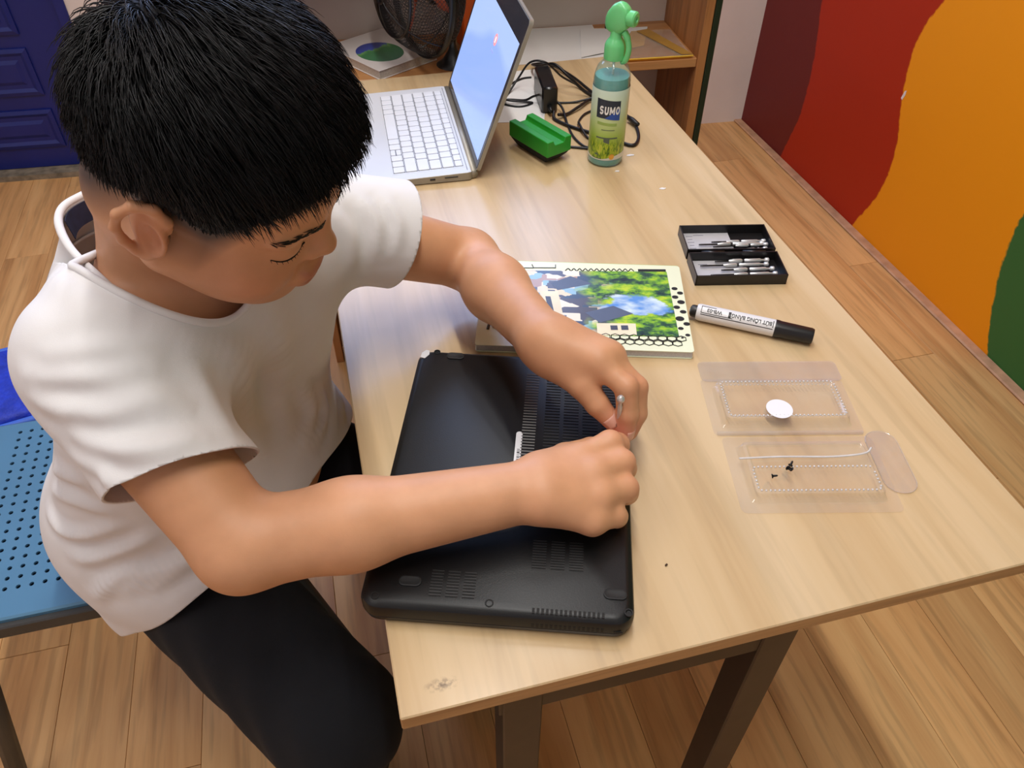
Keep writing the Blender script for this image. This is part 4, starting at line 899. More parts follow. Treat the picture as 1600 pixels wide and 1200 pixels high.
MB().tube(spline([(-.06, .09, .38), (-.055, .115, .34), (0, .12, .31), (.055, .115, .34), (.06, .09, .38)], 5), .006, 8).build('handle', bpy.data.materials['bag_rim_blue'], bg, smooth=True)
# ------------------------------------------------------------------ the boy: signed-distance body, meshed as one surface
class Prim:
    def __init__(s, kind, k, op, *a):
        s.kind, s.k, s.op = kind, k, op
        if kind == 'rc':
            s.a, s.b, s.r1, s.r2 = np.array(a[0], float), np.array(a[1], float), a[2], a[3]
            s.c = (s.a+s.b)/2; s.R = np.linalg.norm(s.b-s.a)/2+max(s.r1, s.r2)
        else:
            s.c, s.r = np.array(a[0], float), np.array(a[1], float); s.M = np.array(a[2], float) if len(a) > 2 and a[2] is not None else np.eye(3); s.R = s.r.max()
    def d(s, P):
        if s.kind == 'rc':
            ba = s.b-s.a; l2 = ba@ba; rr = s.r1-s.r2; a2 = l2-rr*rr; il2 = 1/l2
            pa = P-s.a; y = pa@ba; z = y-l2; q = pa*l2-y[:, None]*ba; x2 = (q*q).sum(1); y2 = y*y*l2; z2 = z*z*l2
            k = np.sign(rr)*rr*rr*x2
            d = (np.sqrt(np.maximum(x2*a2*il2, 0))+y*rr)*il2-s.r1
            m1 = np.sign(z)*a2*z2 > k; m2 = np.sign(y)*a2*y2 < k
            d = np.where(m1, np.sqrt(x2+z2)*il2-s.r2, np.where(m2, np.sqrt(x2+y2)*il2-s.r1, d)); return d
        p = (P-s.c)@s.M; k0 = np.sqrt(((p/s.r)**2).sum(1)); k1 = np.sqrt(((p/s.r**2)**2).sum(1)); return np.where(k1 > 1e-9, k0*(k0-1)/np.maximum(k1, 1e-9), -s.r.min())
class SDF:
    def __init__(s): s.p = []
    def rc(s, a, b, r1, r2, k=.01, op='u'): s.p.append(Prim('rc', k, op, a, b, r1, r2)); return s
    def el(s, c, r, M=None, k=.01, op='u'): s.p.append(Prim('el', k, op, c, r, M)); return s
    def chain(s, pts, rad, k=.006):
        for i in range(len(pts)-1): s.rc(pts[i], pts[i+1], rad[i], rad[i+1], k if i == 0 else .003)
        return s
    def ev(s, P, prims=None):
        d = np.full(len(P), .3)
        for q in (s.p if prims is None else prims):
            e = q.d(P); k = q.k
            if q.op == 'u':
                h = np.maximum(k-np.abs(d-e), 0)/k; d = np.minimum(d, e)-h*h*k*.25
            else:
                e = -e; h = np.maximum(k-np.abs(d-e), 0)/k; d = np.maximum(d, e)+h*h*k*.25
        return d
    def mesh(s, h, n=20):
        lo = np.min([q.c-q.R for q in s.p if q.op == 'u'], 0)-4*h; hi = np.max([q.c+q.R for q in s.p if q.op == 'u'], 0)+4*h
        nb_ = np.ceil((hi-lo)/(h*n)).astype(int); bd = h*(n+2)*.5*math.sqrt(3)
        C = np.array([q.c for q in s.p]); RR = np.array([q.R for q in s.p])
        gi = np.stack(np.meshgrid(*[np.arange(k) for k in nb_], indexing='ij'), -1).reshape(-1, 3)
        cen = lo+(gi+.5)*h*n
        dist = np.linalg.norm(cen[:, None]-C[None], axis=2)-RR[None]
        near = (dist < bd+.04)
        un = np.array([q.op == 'u' for q in s.p])
        ok = (dist[:, un] < bd+.01).any(1); VV = []; KK = []; FF = []
        m = n+2; ax_ = np.arange(m); G = np.stack(np.meshgrid(ax_, ax_, ax_, indexing='ij'), -1).reshape(-1, 3)
        big = 1 << 20
        for b_ in np.nonzero(ok)[0]:
            pr = [q for q, t in zip(s.p, near[b_]) if t]
            dc = s.ev(cen[b_][None], pr)[0]
            if abs(dc) > bd*1.15+.012: continue
            o = gi[b_]*n-1; P = lo+(o+G)*h
            D = s.ev(P, pr).reshape(m, m, m)
            if D.min() > 0 or D.max() < 0: continue
            S = D < 0; c = m-1
            acc = np.zeros((c, c, c, 3)); cnt = np.zeros((c, c, c))
            cor = [(i, j, k) for i in (0, 1) for j in (0, 1) for k in (0, 1)]
            def sub(A, q): return A[q[0]:q[0]+c, q[1]:q[1]+c, q[2]:q[2]+c]
            for q in cor:
                for a in range(3):
                    if q[a] == 0:
                        q2 = list(q); q2[a] = 1; d0, d1 = sub(D, q), sub(D, q2); x = (d0 < 0) != (d1 < 0)
                        t = np.where(x, d0/np.where(x, d0-d1, 1), 0)
                        for ax2 in range(3): acc[..., ax2] += np.where(x, q[ax2]+(t if ax2 == a else 0), 0)
                        cnt += x
            idx = np.argwhere(cnt > 0); loc = acc[cnt > 0]/cnt[cnt > 0][:, None]
            VV.append(lo+(o+idx+loc)*h); gk = idx+o+5; KK.append((gk[:, 0]*4096+gk[:, 1])*4096+gk[:, 2])
            # edges owned by this block: samples 1..n
            R1 = slice(1, n+1)
            for a in range(3):
                s0 = S[1:n+1, 1:n+1, 1:n+1]; sh_ = [slice(1, n+1)]*3; sh_[a] = slice(2, n+2); s1 = S[tuple(sh_)]
                e = np.argwhere(s0 != s1)
                if not len(e): continue
                inn = s0[s0 != s1]; e = e+1; u, v = [(1, 2), (2, 0), (0, 1)][a]; du = np.zeros(3, int); du[u] = 1; dv = np.zeros(3, int); dv[v] = 1
                q = [e-du-dv, e-dv, e, e-du]; key = [((w_+o+5)[:, 0]*4096+(w_+o+5)[:, 1])*4096+(w_+o+5)[:, 2] for w_ in q]
                f = np.stack(key, 1); f[~inn] = f[~inn][:, ::-1]; FF.append(f)
        V = np.concatenate(VV); K = np.concatenate(KK); F = np.concatenate(FF)
        uk, fi = np.unique(K, return_index=True); V = V[fi]; F = np.searchsorted(uk, F)
        return V, F
def np_obj(name, V, F, m, parent=None, smooth=True):
    me = bpy.data.meshes.new(name); k = F.shape[1]
    me.vertices.add(len(V)); me.vertices.foreach_set('co', np.ascontiguousarray(V, dtype=np.float32).ravel())
    me.loops.add(F.size); me.loops.foreach_set('vertex_index', np.ascontiguousarray(F, dtype=np.int32).ravel())
    me.polygons.add(len(F)); me.polygons.foreach_set('loop_start', np.arange(0, F.size, k, dtype=np.int32)); me.polygons.foreach_set('loop_total', np.full(len(F), k, dtype=np.int32))
    me.update(calc_edges=True); me.validate()
    if m: me.materials.append(m)
    if smooth: me.shade_smooth()
    o = bpy.data.objects.new(name, me); COL.objects.link(o)
    if parent: o.parent = parent
    return o
def vnormals(V, F):
    T = F if F.shape[1] == 3 else np.concatenate([F[:, [0, 1, 2]], F[:, [0, 2, 3]]])
    n = np.cross(V[T[:, 1]]-V[T[:, 0]], V[T[:, 2]]-V[T[:, 0]]); N_ = np.zeros_like(V)
    for i in range(3): np.add.at(N_, T[:, i], n)
    return N_/np.maximum(np.linalg.norm(N_, axis=1), 1e-12)[:, None]
def relax(V, F, it=3, lam=.5):
    E = np.concatenate([F[:, [i, (i+1) % F.shape[1]]] for i in range(F.shape[1])])
    for _ in range(it):
        A = np.zeros_like(V); c = np.zeros(len(V)); np.add.at(A, E[:, 0], V[E[:, 1]]); np.add.at(c, E[:, 0], 1); np.add.at(A, E[:, 1], V[E[:, 0]]); np.add.at(c, E[:, 1], 1)
        V = V+lam*(A/np.maximum(c, 1)[:, None]-V)
    return V
def clip(V, F, g):
    """keep the side g < 0 of a mesh, cutting faces along g = 0"""
    T = F if F.shape[1] == 3 else np.concatenate([F[:, [0, 1, 2]], F[:, [0, 2, 3]]])
    ins = g[T] < 0; n = ins.sum(1); out = [T[n == 3]]; NV = []; em = {}; base_ = len(V)
    def cut(i, j):
        k = (min(i, j), max(i, j))
        if k not in em:
            t = g[i]/(g[i]-g[j]); em[k] = base_+len(NV); NV.append(V[i]+(V[j]-V[i])*t)
        return em[k]
    ex = []
    for t, s_ in zip(T[(n == 1) | (n == 2)], ins[(n == 1) | (n == 2)]):
        if s_.sum() == 1:
            i = int(np.argmax(s_)); a, b_, c = t[i], t[(i+1) % 3], t[(i+2) % 3]; ex.append((a, cut(a, b_), cut(a, c)))
        else:
            i = int(np.argmin(s_)); a, b_, c = t[i], t[(i+1) % 3], t[(i+2) % 3]; p, q = cut(a, b_), cut(a, c); ex += [(p, b_, c), (p, c, q)]
    V2 = np.concatenate([V, np.array(NV)]) if NV else V; T2 = np.concatenate(out+[np.array(ex, int).reshape(-1, 3)])
    used = np.unique(T2); rm = np.full(len(V2), -1); rm[used] = np.arange(len(used)); return V2[used], rm[T2]
A_ = lambda *p: np.array(p, float)
TD = A_(.72, -.694, 0); TD /= np.linalg.norm(TD); SL = A_(-TD[1], TD[0], 0)       # facing direction, and to the boy's left
HC = A_(-.200, .440, .512)                                   # pelvis
RSH, LSH = A_(-.186, .266, .890), A_(-.030, .440, .893)      # shoulders
NM = (RSH+LSH)/2
REL, LEL = A_(-.100, .142, .785), A_(.158, .478, .790)       # elbows
RWR, LWR = A_(.143, .134, .790), A_(.193, .280, .822)        # wrists
# head axes
HO = A_(-.068, .300, 1.032)
HR = np.array(Euler((R_(10.09), R_(31.44), R_(-21.74)), 'XYZ').to_matrix())
def hw(x, y, z): return HO+HR@A_(x, y, z)
def hM(rx=0, ry=0, rz=0): return HR@np.array(Euler((R_(rx), R_(ry), R_(rz)), 'XYZ').to_matrix())
B = SDF()
# torso, neck
for s in (-1, 1):
    B.rc(NM+s*SL*.062+A_(0, 0, -.035), HC+s*SL*.055+A_(0, 0, .04), .066, .082, .05)
B.el(HC+TD*.045+A_(0, 0, .11), (.125, .125, .12), None, .05)
B.rc(RSH+A_(.008, .008, 0), LSH-A_(.008, .008, 0), .046, .046, .05)
B.rc(NM-TD*.015+A_(0, 0, .005), NM-TD*.012+A_(0, 0, .055), .062, .052, .04)
B.rc(NM-TD*.012+A_(0, 0, .03), hw(-.030, 0, -.045), .050, .052, .03)
# head
B.el(hw(-.002, 0, .043), (.085, .074, .080), HR, .02)
B.el(hw(.035, 0, .030), (.054, .062, .058), HR, .02)
B.el(hw(.042, 0, -.022), (.050, .058, .058), HR, .02)
for s in (-1, 1):
    B.el(hw(.050, s*.034, -.034), (.036, .029, .034), HR, .018)
    B.rc(hw(.004, s*.056, -.035), hw(.062, s*.020, -.068), .020, .019, .025)
B.rc(hw(-.005, 0, -.045), hw(.055, 0, -.062), .040, .022, .03)
B.el(hw(.074, 0, -.073), (.019, .022, .016), HR, .02)
B.rc(hw(.083, 0, .016), hw(.0970, 0, -.0105), .0075, .0090, .012)          # nose
B.el(hw(.0970, 0, -.0120), (.0112, .0108, .0094), HR, .006)
for s in (-1, 1): B.el(hw(.0890, s*.0115, -.0165), (.0105, .0075, .0072), HR, .006)
for s in (-1, 1): B.el(hw(.0920, s*.0062, -.0228), (.0042, .0028, .0030), HR, .003, 's')
for s in (-1, 1): B.el(hw(.093, s*.031, .008), (.014, .017, .010), HR, .014, 's')    # sockets
for s in (-1, 1):
    B.el(hw(.0715, s*.0305, .004), (.0148, .0165, .0125), HR, .006)
    B.rc(hw(.0835, s*.017, .022), hw(.073, s*.047, .021), .0065, .0050, .012)         # brow ridge
B.el(hw(.0925, 0, -.0455), (.0130, .022, .0125), HR, .012)                  # mouth bulge
B.rc(hw(.0970, -.013, -.0400), hw(.0970, .013, -.0400), .0060, .0060, .005)
B.rc(hw(.0955, -.011, -.0500), hw(.0955, .011, -.0500), .0066, .0066, .005)
B.rc(hw(.1030, -.020, -.0450), hw(.1030, .020, -.0450), .0016, .0016, .003, 's')
for s in (-1, 1):                                             # ears
    e = lambda x, y, z: hw(-.004+x, s*(.0715+y), .0+z)
    EM = hM(0, 0, s*(-24)) 
    B.el(e(.0, .006, .002), (.0165, .0060, .0270), hM(s*(-8), -8, s*22), .004)
    B.el(e(.004, .0135, .001), (.0095, .0065, .0150), hM(s*(-8), -8, s*22), .003, 's')
    hel = [e(.012, .004, .010), e(.011, .008, .022), e(.002, .011, .031), e(-.010, .015, .029), e(-.017, .018, .018), e(-.017, .018, .004), e(-.012, .014, -.010), e(-.004, .009, -.021)]
    B.chain(hel, [.0032, .0034, .0036, .0037, .0036, .0034, .0034, .0042], .003)
    B.el(e(.001, .006, -.0225), (.0070, .0045, .0080), HR, .004)
    B.el(e(.0105, .003, -.002), (.0040, .0035, .0065), HR, .003)
# arms
B.rc(RSH, REL, .046, .037, .03); B.rc(REL, REL+(RWR-REL)*.36, .037, .0350, .012); B.rc(REL+(RWR-REL)*.36, RWR, .0350, .0255, .02)
B.rc(LSH, LEL, .043, .0335, .03); B.rc(LEL, LEL+(LWR-LEL)*.40, .0335, .0325, .012); B.rc(LEL+(LWR-LEL)*.40, LWR, .0325, .0245, .02)
# right hand
HX_ = A_(-.012, 0, -.002)
def finger(pts, r, k=.007):
    rad = [r*1.03, r*1.0, r*.95, r*.84]; B.chain([A_(*p) for p in pts], rad, k)
def SH(*q, o=None): return [tuple(A_(*p)+(HX_ if o is None else o)) for p in q]
RM = [HX_+A_(.199, .157, .792), HX_+A_(.206, .136, .795), HX_+A_(.205, .117, .789), HX_+A_(.195, .101, .778)]
for i, (mcp, r) in enumerate(zip(RM, (.0138, .0142, .0138, .0125))):
    B.rc(RWR+A_(.004, .010-.008*i, 0), mcp, .0185, r, .014)
finger([RM[0], *SH((.232, .166, .795), (.243, .173, .782), (.245, .182, .769))], .0116)
finger([RM[1], *SH((.2365, .146, .790), (.243, .153, .772), (.234, .160, .758))], .0119)
finger([RM[2], *SH((.2325, .124, .782), (.238, .132, .765), (.228, .139, .755))], .0116)
finger([RM[3], *SH((.217, .107, .771), (.223, .114, .758), (.214, .121, .7555))], .0106)
B.chain([RWR+A_(.010, .020, -.004), A_(.182, .174, .774), A_(.211, .187, .764), A_(.2375, .193, .7570)], [.0170, .0140, .0110, .0088], .014)
# left hand
LM = [A_(.230, .240, .824), A_(.244, .247, .820), A_(.251, .257, .809), A_(.250, .269, .795)]
for i, (mcp, r) in enumerate(zip(LM, (.0145, .0145, .0135, .0125))):
    B.rc(LWR+A_(-.004+.006*i, .0, -.003*i), mcp, .0185, r, .02)
finger([LM[0], *SH((.2575, .212, .812), (.2575, .201, .787), (.2545, .196, .766), o=A_(-.007, 0, 0))], .0108)
finger([LM[1], *SH((.2715, .219, .802), (.2700, .208, .778), (.2625, .203, .760), o=A_(-.007, 0, 0))], .0108)
finger([LM[2], *SH((.2775, .230, .788), (.2745, .219, .768), (.2660, .213, .756), o=A_(-.007, 0, 0))], .0102)
finger([LM[3], *SH((.2740, .244, .775), (.2710, .233, .761), (.2640, .226, .755), o=A_(-.007, 0, 0))], .0092)
B.chain([LWR+A_(.004, -.016, -.010), A_(.2165, .2345, .802), A_(.2265, .218, .789), A_(.2385, .2055, .7755)], [.0175, .0140, .0112, .0090], .014)
V, F = B.mesh(.0017)
V = relax(V, F, 2, .4)
print('body', len(V), len(F))
# skin material; a colour attribute holds what the skin itself carries: lips, warm cheeks and knuckles, the cropped hair at the temples
M_skin, nt, b = newmat('skin')
at = N(nt, 'ShaderNodeAttribute', attribute_name='tint')
tc = N(nt, 'ShaderNodeTexCoord'); nz = N(nt, 'ShaderNodeTexNoise', i_Scale=38.0, i_Detail=4.0); nt.links.new(tc.outputs['Object'], nz.inputs['Vector'])
r = ramp(nt, [(.3, (.94, .93, .92, 1)), (.7, (1.05, 1.05, 1.06, 1))]); nt.links.new(nz.outputs[0], r.inputs[0])
mx = N(nt, 'ShaderNodeMix', data_type='RGBA', blend_type='MULTIPLY'); mx.inputs[0].default_value = 1.0; nt.links.new(at.outputs['Color'], mx.inputs[6]); nt.links.new(r.outputs[0], mx.inputs[7]); nt.links.new(mx.outputs[2], b.inputs['Base Color'])
b.inputs['Roughness'].default_value = .48; b.inputs['Specular IOR Level'].default_value = .4
b.inputs['Subsurface Weight'].default_value = .12; b.inputs['Subsurface Radius'].default_value = (.012, .005, .003); b.inputs['Subsurface Scale'].default_value = .6
n2 = N(nt, 'ShaderNodeTexNoise', i_Scale=700.0); nt.links.new(tc.outputs['Object'], n2.inputs['Vector']); bp = N(nt, 'ShaderNodeBump', i_Strength=.08, i_Distance=.0006); nt.links.new(n2.outputs[0], bp.inputs['Height']); nt.links.new(bp.outputs[0], b.inputs['Normal'])
H = (V-HO)@HR                                             # head coordinates
base_c = np.array(lin((211, 156, 117))[:3]); tint = np.tile(base_c, (len(V), 1))
def blend(wt, c):
    global tint
    wt = np.clip(wt, 0, 1)[:, None]; tint = tint*(1-wt)+np.array(lin(c)[:3])*wt
def blob(c, r): return np.exp(-((((H-A_(*c))/A_(*r))**2).sum(1)))
onhead = (np.linalg.norm(H-A_(0, 0, .01), axis=1) < .16)
blend(blob((.06, -.045, -.03), (.03, .03, .025))*.35*onhead, (204, 128, 98)); blend(blob((.06, .045, -.03), (.03, .03, .025))*.35*onhead, (204, 128, 98))
lips = ((np.abs(H[:, 1]) < .021) & (H[:, 0] > .088) & (H[:, 2] < -.0345) & (H[:, 2] > -.0565) & onhead)
def sst(x, a, b_): t = np.clip((x-a)/(b_-a), 0, 1); return t*t*(3-2*t)
lips = sst(np.abs(H[:, 1]), .023, .017)*sst(H[:, 0], .086, .092)*sst(H[:, 2], -.0325, -.0365)*sst(H[:, 2], -.0585, -.0545)*onhead
blend(lips*.55, (166, 92, 78))
for s in (-1, 1): blend(onhead*(np.exp(-((H[:, 0]+.002)/.016)**2-((H[:, 1]-s*.084)/.010)**2-((H[:, 2]-.002)/.022)**2))*.45, (188, 104, 76))
for q in ((.232, .170, .795), (.2365, .146, .790), (.2325, .124, .782), (.2575, .212, .812), (.2715, .219, .802)): blend(np.exp(-(np.linalg.norm(V-A_(*q), axis=1)/.012)**2)*.35, (206, 130, 102))
for q in ((.234, .160, .758), (.247, .191, .770), (.2385, .2055, .7755), (.2515, .197, .766), (.240, .199, .771)): blend(np.exp(-(np.linalg.norm(V-A_(*q), axis=1)/.014)**2)*.55, (214, 132, 112))
def hairline(x): return np.interp(x, [-.11, -.075, -.045, -.015, .012, .030, .050, .070, .085, .10], [-.050, -.040, -.012, .024, .018, .010, .030, .046, .056, .060])
hl_ = hairline(H[:, 0]); fade = np.clip((H[:, 2]-hl_+(.044-.038*sst(H[:, 0], .025, .065)))/(.042-.022*sst(H[:, 0], .025, .065)), 0, 1)*onhead*(H[:, 0] < .097); ear = (np.abs(H[:, 1]) > .0765) & (H[:, 2] < .036) & (H[:, 0] < .02)
blend(fade*.93*(~ear), (52, 44, 40))
boy = np_obj('person', V, F, M_skin)
ca_ = boy.data.color_attributes.new('tint', 'FLOAT_COLOR', 'POINT'); ca_.data.foreach_set('color', np.concatenate([tint, np.ones((len(V), 1))], 1).astype(np.float32).ravel())
tag(boy, 'boy in a white t-shirt and dark trousers bending over the upturned laptop', 'person')
# nails
M_nail = mat('nail', (222, 166, 146), .3, var=.03)
def nail(tip, prev, up, r):
    tip, prev, up = Vector(tip), Vector(prev), Vector(up).normalized(); d = (tip-prev).normalized(); up = (up-d*up.dot(d)).normalized(); sd = d.cross(up); mb = MB(); V_ = []; F_ = []
    for i in range(6):
        for j in range(7):
            u = (i/5-.5)*r*1.25; a = (j/6-.5)*1.7; w_ = r*(1 if i not in (0, 5) else .86); V_.append(tuple(tip-d*(r*.15)+d*u+(up*math.cos(a)+sd*math.sin(a))*w_*1.015))
    for i in range(5):
        for j in range(6): F_.append((i*7+j, i*7+j+1, i*7+j+8, i*7+j+7))
    Q_ = np.array(V_); prs = [q for q in B.p if np.linalg.norm(q.c-A_(*tip)) < q.R+.03]
    for _ in range(5):
        e = .0005; n_ = len(Q_); dd = B.ev(np.concatenate([Q_]+[Q_+s_*np.eye(3)[a]*e for a in range(3) for s_ in (1, -1)]), prs).reshape(7, n_); g = np.stack([dd[1]-dd[2], dd[3]-dd[4], dd[5]-dd[6]], 1); g /= np.maximum(np.linalg.norm(g, axis=1), 1e-9)[:, None]; Q_ = Q_-g*(dd[0]-.0004)[:, None]
    V_ = [tuple(p) for p in Q_]
    o = mb.add(V_, F_).build('nail', M_nail, boy, smooth=True); o.modifiers.new('s', 'SOLIDIFY').thickness = .0005
nail((.2385, .2055, .7755), (.2265, .218, .789), (-.5, -.35, .8), .0091)
nail((.2375, .193, .7570), (.211, .187, .764), (-.1, .3, 1), .0089)
nail((.2475, .196, .766), (.2505, .201, .787), (.6, -.6, .2), .0089)
# lashes and brows, laid on the face
HEADP = [q for q in B.p if np.linalg.norm(q.c-HO) < .125]
def snap(p, off=.0003):
    p = A_(*p).copy()
    for _ in range(4):
        e = .0008; dd = B.ev(np.concatenate([p[None], p+np.eye(3)*e, p-np.eye(3)*e]), HEADP); d = dd[0]; g = dd[1:4]-dd[4:7]; g /= max(np.linalg.norm(g), 1e-9); p = p-g*(d-off)
    return p
M_hair, nt, b = newmat('black_hair')
tc = N(nt, 'ShaderNodeTexCoord'); nz = N(nt, 'ShaderNodeTexNoise', i_Scale=60.0, i_Detail=4.0); nt.links.new(tc.outputs['Object'], nz.inputs['Vector'])
r = ramp(nt, [(.3, lin((8, 8, 10))), (.7, lin((20, 18, 19)))]); nt.links.new(nz.outputs[0], r.inputs[0]); nt.links.new(r.outputs[0], b.inputs['Base Color']); b.inputs['Roughness'].default_value = .46; b.inputs['Specular IOR Level'].default_value = .30
for s in (-1, 1):
    lm_ = MB(); P = []
    for i in range(11):
        t = i/10; x = .0855-.0175*t*t-.001; y = s*(.0185+.029*t); z = -.0012-.0022*math.sin(math.pi*t)+.001*t; P.append(snap(hw(x+.004, y, z)))
    lm_.tube(P, [.0003+.0007*math.sin(math.pi*min(1, .15+i/10*.85)) for i in range(11)], 6)
    for i in range(1, 11):
        p = A_(*P[i]); q = p+HR@A_(.0042, s*.0022*(i/10), -.0030); lm_.tube([p, A_(*p)*.55+q*.45], [.0004, .00015], 4)
    lm_.build('eyelashes', M_hair, boy)
    bm_ = MB(); rr = random.Random(4)
    for i in range(70):
        t = rr.random(); y = s*(.013+.038*t); x = .0905-.0195*t**1.8+rr.uniform(0, .0008); z = .0235+.004*math.sin(t*2.4)-.004*t*t+rr.uniform(-.0030, .0030)*(1.1-.6*t)
        p = hw(x, y, z); p = snap(p); q = snap(hw(x-.003*t, y+s*.006, z+.0012), .0006); bm_.tube([p, (A_(*p)+A_(*q))/2+HR@A_(.0004, 0, .0002), q], [.00030, .00030, .0001], 4)
    bm_.build('eyebrow', M_hair, boy)
# hair: a solid under-layer and many separate strands
CC, CR = A_(-.010, 0, .043), A_(.092, .074, .080)
Hs = SDF(); Hs.el(hw(.000, 0, .044), (.087, .078, .086), HR, .02); Hs.el(hw(.027, 0, .046), (.061, .066, .056), HR, .02)
Hv, Hf = Hs.mesh(.003); HH = (Hv-HO)@HR
g_ = (hairline(HH[:, 0])+.012)-HH[:, 2]; g_ = np.where((HH[:, 0] > .088) & (HH[:, 2] < .070), .01, g_)
Hv, Hf = clip(Hv, Hf, g_)
cap = np_obj('hair', Hv, Hf, M_hair, boy); md = cap.modifiers.new('s', 'SOLIDIFY'); md.thickness = .006; md.offset = -1
rng = np.random.default_rng(5)
HN = vnormals(Hv, Hf)@HR; HP = (Hv-HO)@HR
def hair_sd(P): return Hs.ev(HO+P@HR.T)
def hair_grad(P):
    e = .002; g = np.stack([hair_sd(P+A_(*[(e if i == j else 0) for j in range(3)]))-hair_sd(P-A_(*[(e if i == j else 0) for j in range(3)])) for i in range(3)], 1); return g/np.maximum(np.linalg.norm(g, axis=1), 1e-9)[:, None]
def strands(n, seed):
    rng = np.random.default_rng(seed); pick = rng.choice(len(HP), n); P = HP[pick]+rng.normal(size=(n, 3))*.0008; nrm = hair_grad(P)
    W = A_(-.066, .004, .100); fl = P-W; fl -= (fl*nrm).sum(1)[:, None]*nrm; dl = np.linalg.norm(fl, axis=1); fl /= np.maximum(dl, 1e-6)[:, None]
    cl_ = np.floor(P/.014).astype(int); hsh = np.sin(cl_@A_(12.9, 78.2, 37.7))*43758.5; hsh -= np.floor(hsh)
    ang = (hsh-.5)*.55+rng.normal(size=len(P))*.12; tn = np.cross(nrm, fl); fl = fl*np.cos(ang)[:, None]+tn*np.sin(ang)[:, None]
    top = np.clip((P[:, 2]-.02)/.07, 0, 1); L = (.014+.028*top)*(.75+.5*rng.random(n)); L *= 1-.30*np.clip((P[:, 0]-.04)/.04, 0, 1)
    above = np.clip((P[:, 2]-hairline(P[:, 0])-.006)/.045, .14, 1); L *= above
    lift = (.12+.20*rng.random(n))*np.clip(1.1-dl/.12, .15, 1)+.05+.30*np.clip(1-dl/.045, 0, 1)
    S = 6; out = np.zeros((n, S+1, 3)); cur = P-nrm*.0015; d = fl+nrm*lift[:, None]; d /= np.linalg.norm(d, axis=1)[:, None]; out[:, 0] = cur
    for i in range(S):
        cur = cur+d*(L/S)[:, None]; out[:, i+1] = cur; sd = hair_sd(cur); g = hair_grad(cur)
        d = d+g*np.where(sd < .0012, .45, np.where(sd > .006, -.22, 0))[:, None]+A_(.04, 0, -.05); d /= np.linalg.norm(d, axis=1)[:, None]
    return out
def strand_mesh(name, n, seed, r0, parent):
    S_ = strands(n, seed); n, m = S_.shape[:2]; S_ = S_@HR.T+HO
    t = np.gradient(S_, axis=1); t /= np.maximum(np.linalg.norm(t, axis=2), 1e-9)[..., None]
    u = np.cross(t, A_(.3, .5, .8)); u /= np.maximum(np.linalg.norm(u, axis=2), 1e-9)[..., None]; v = np.cross(t, u)
    rad = r0*np.array([.9, 1, 1, .95, .8, .55, .12])[None, :, None]
    V = np.stack([S_+rad*(u*math.cos(a)+v*math.sin(a)) for a in (0, 2.0944, 4.18879)], 2).reshape(-1, 3)
    i = np.arange(n)[:, None, None]*m*3; j = np.arange(m-1)[None, :, None]*3; k = np.arange(3)[None, None]; k2 = (k+1) % 3
    F = np.stack([(i+j+k), (i+j+k2), (i+j+3+k2), (i+j+3+k)], -1).reshape(-1, 4)
    o = np_obj(name, V, F, M_hair, parent); o['kind'] = 'stuff'; return o
strand_mesh('hair_strands', 13000, 21, .00050, cap)
# ------------------------------------------------------------------ white t-shirt
RCF, LCF = A_(-.137, .190, .826), A_(.076, .458, .852)       # middles of the cuffs
T = SDF()
for s in (-1, 1):
    T.rc(NM+s*SL*.066+A_(0, 0, -.030), HC+s*SL*.068+A_(0, 0, .04)-TD*.010, .076, .106, .05); T.rc(HC+s*SL*.068+A_(0, 0, .04)-TD*.010, HC+s*SL*.076+A_(0, 0, -.05)+TD*.012, .104, .106, .04)
T.el(HC+TD*.055+A_(0, 0, .11), (.132, .132, .13), None, .05)
T.rc(HC-SL*.055+A_(0, 0, .05)+TD*.01, HC+SL*.055+A_(0, 0, .05)+TD*.01, .108, .108, .05)
T.rc(HC-SL*.070+TD*.075+A_(0, 0, .03), HC+SL*.075+TD*.075+A_(0, 0, .035), .098, .098, .05)
T.rc(RSH+A_(.010, .010, -.002), LSH-A_(.010, .010, .002), .056, .056, .05)
T.rc(NM-TD*.008+A_(0, 0, .0), NM-TD*.004+A_(0, 0, .045), .080, .086, .035)
CB, CFp = A_(-.205, .405, .965), A_(-.066, .318, .883); NK = (CB+CFp)/2; e1 = (CFp-CB)/np.linalg.norm(CFp-CB)
nn = np.cross(e1, SL); nn /= np.linalg.norm(nn); nn *= np.sign(nn[2])
T.el(A_(-.172, .376, .882), (.064, .064, .054), None, .05)
def sleeve(sh, el_, cf):
    d = (el_-sh)/np.linalg.norm(el_-sh); T.rc(sh-d*.006, cf+d*.03, .053, .0595, .035)
sleeve(RSH, REL, RCF); sleeve(LSH, LEL, LCF)
V, F = T.mesh(.0031); V = relax(V, F, 3, .5)
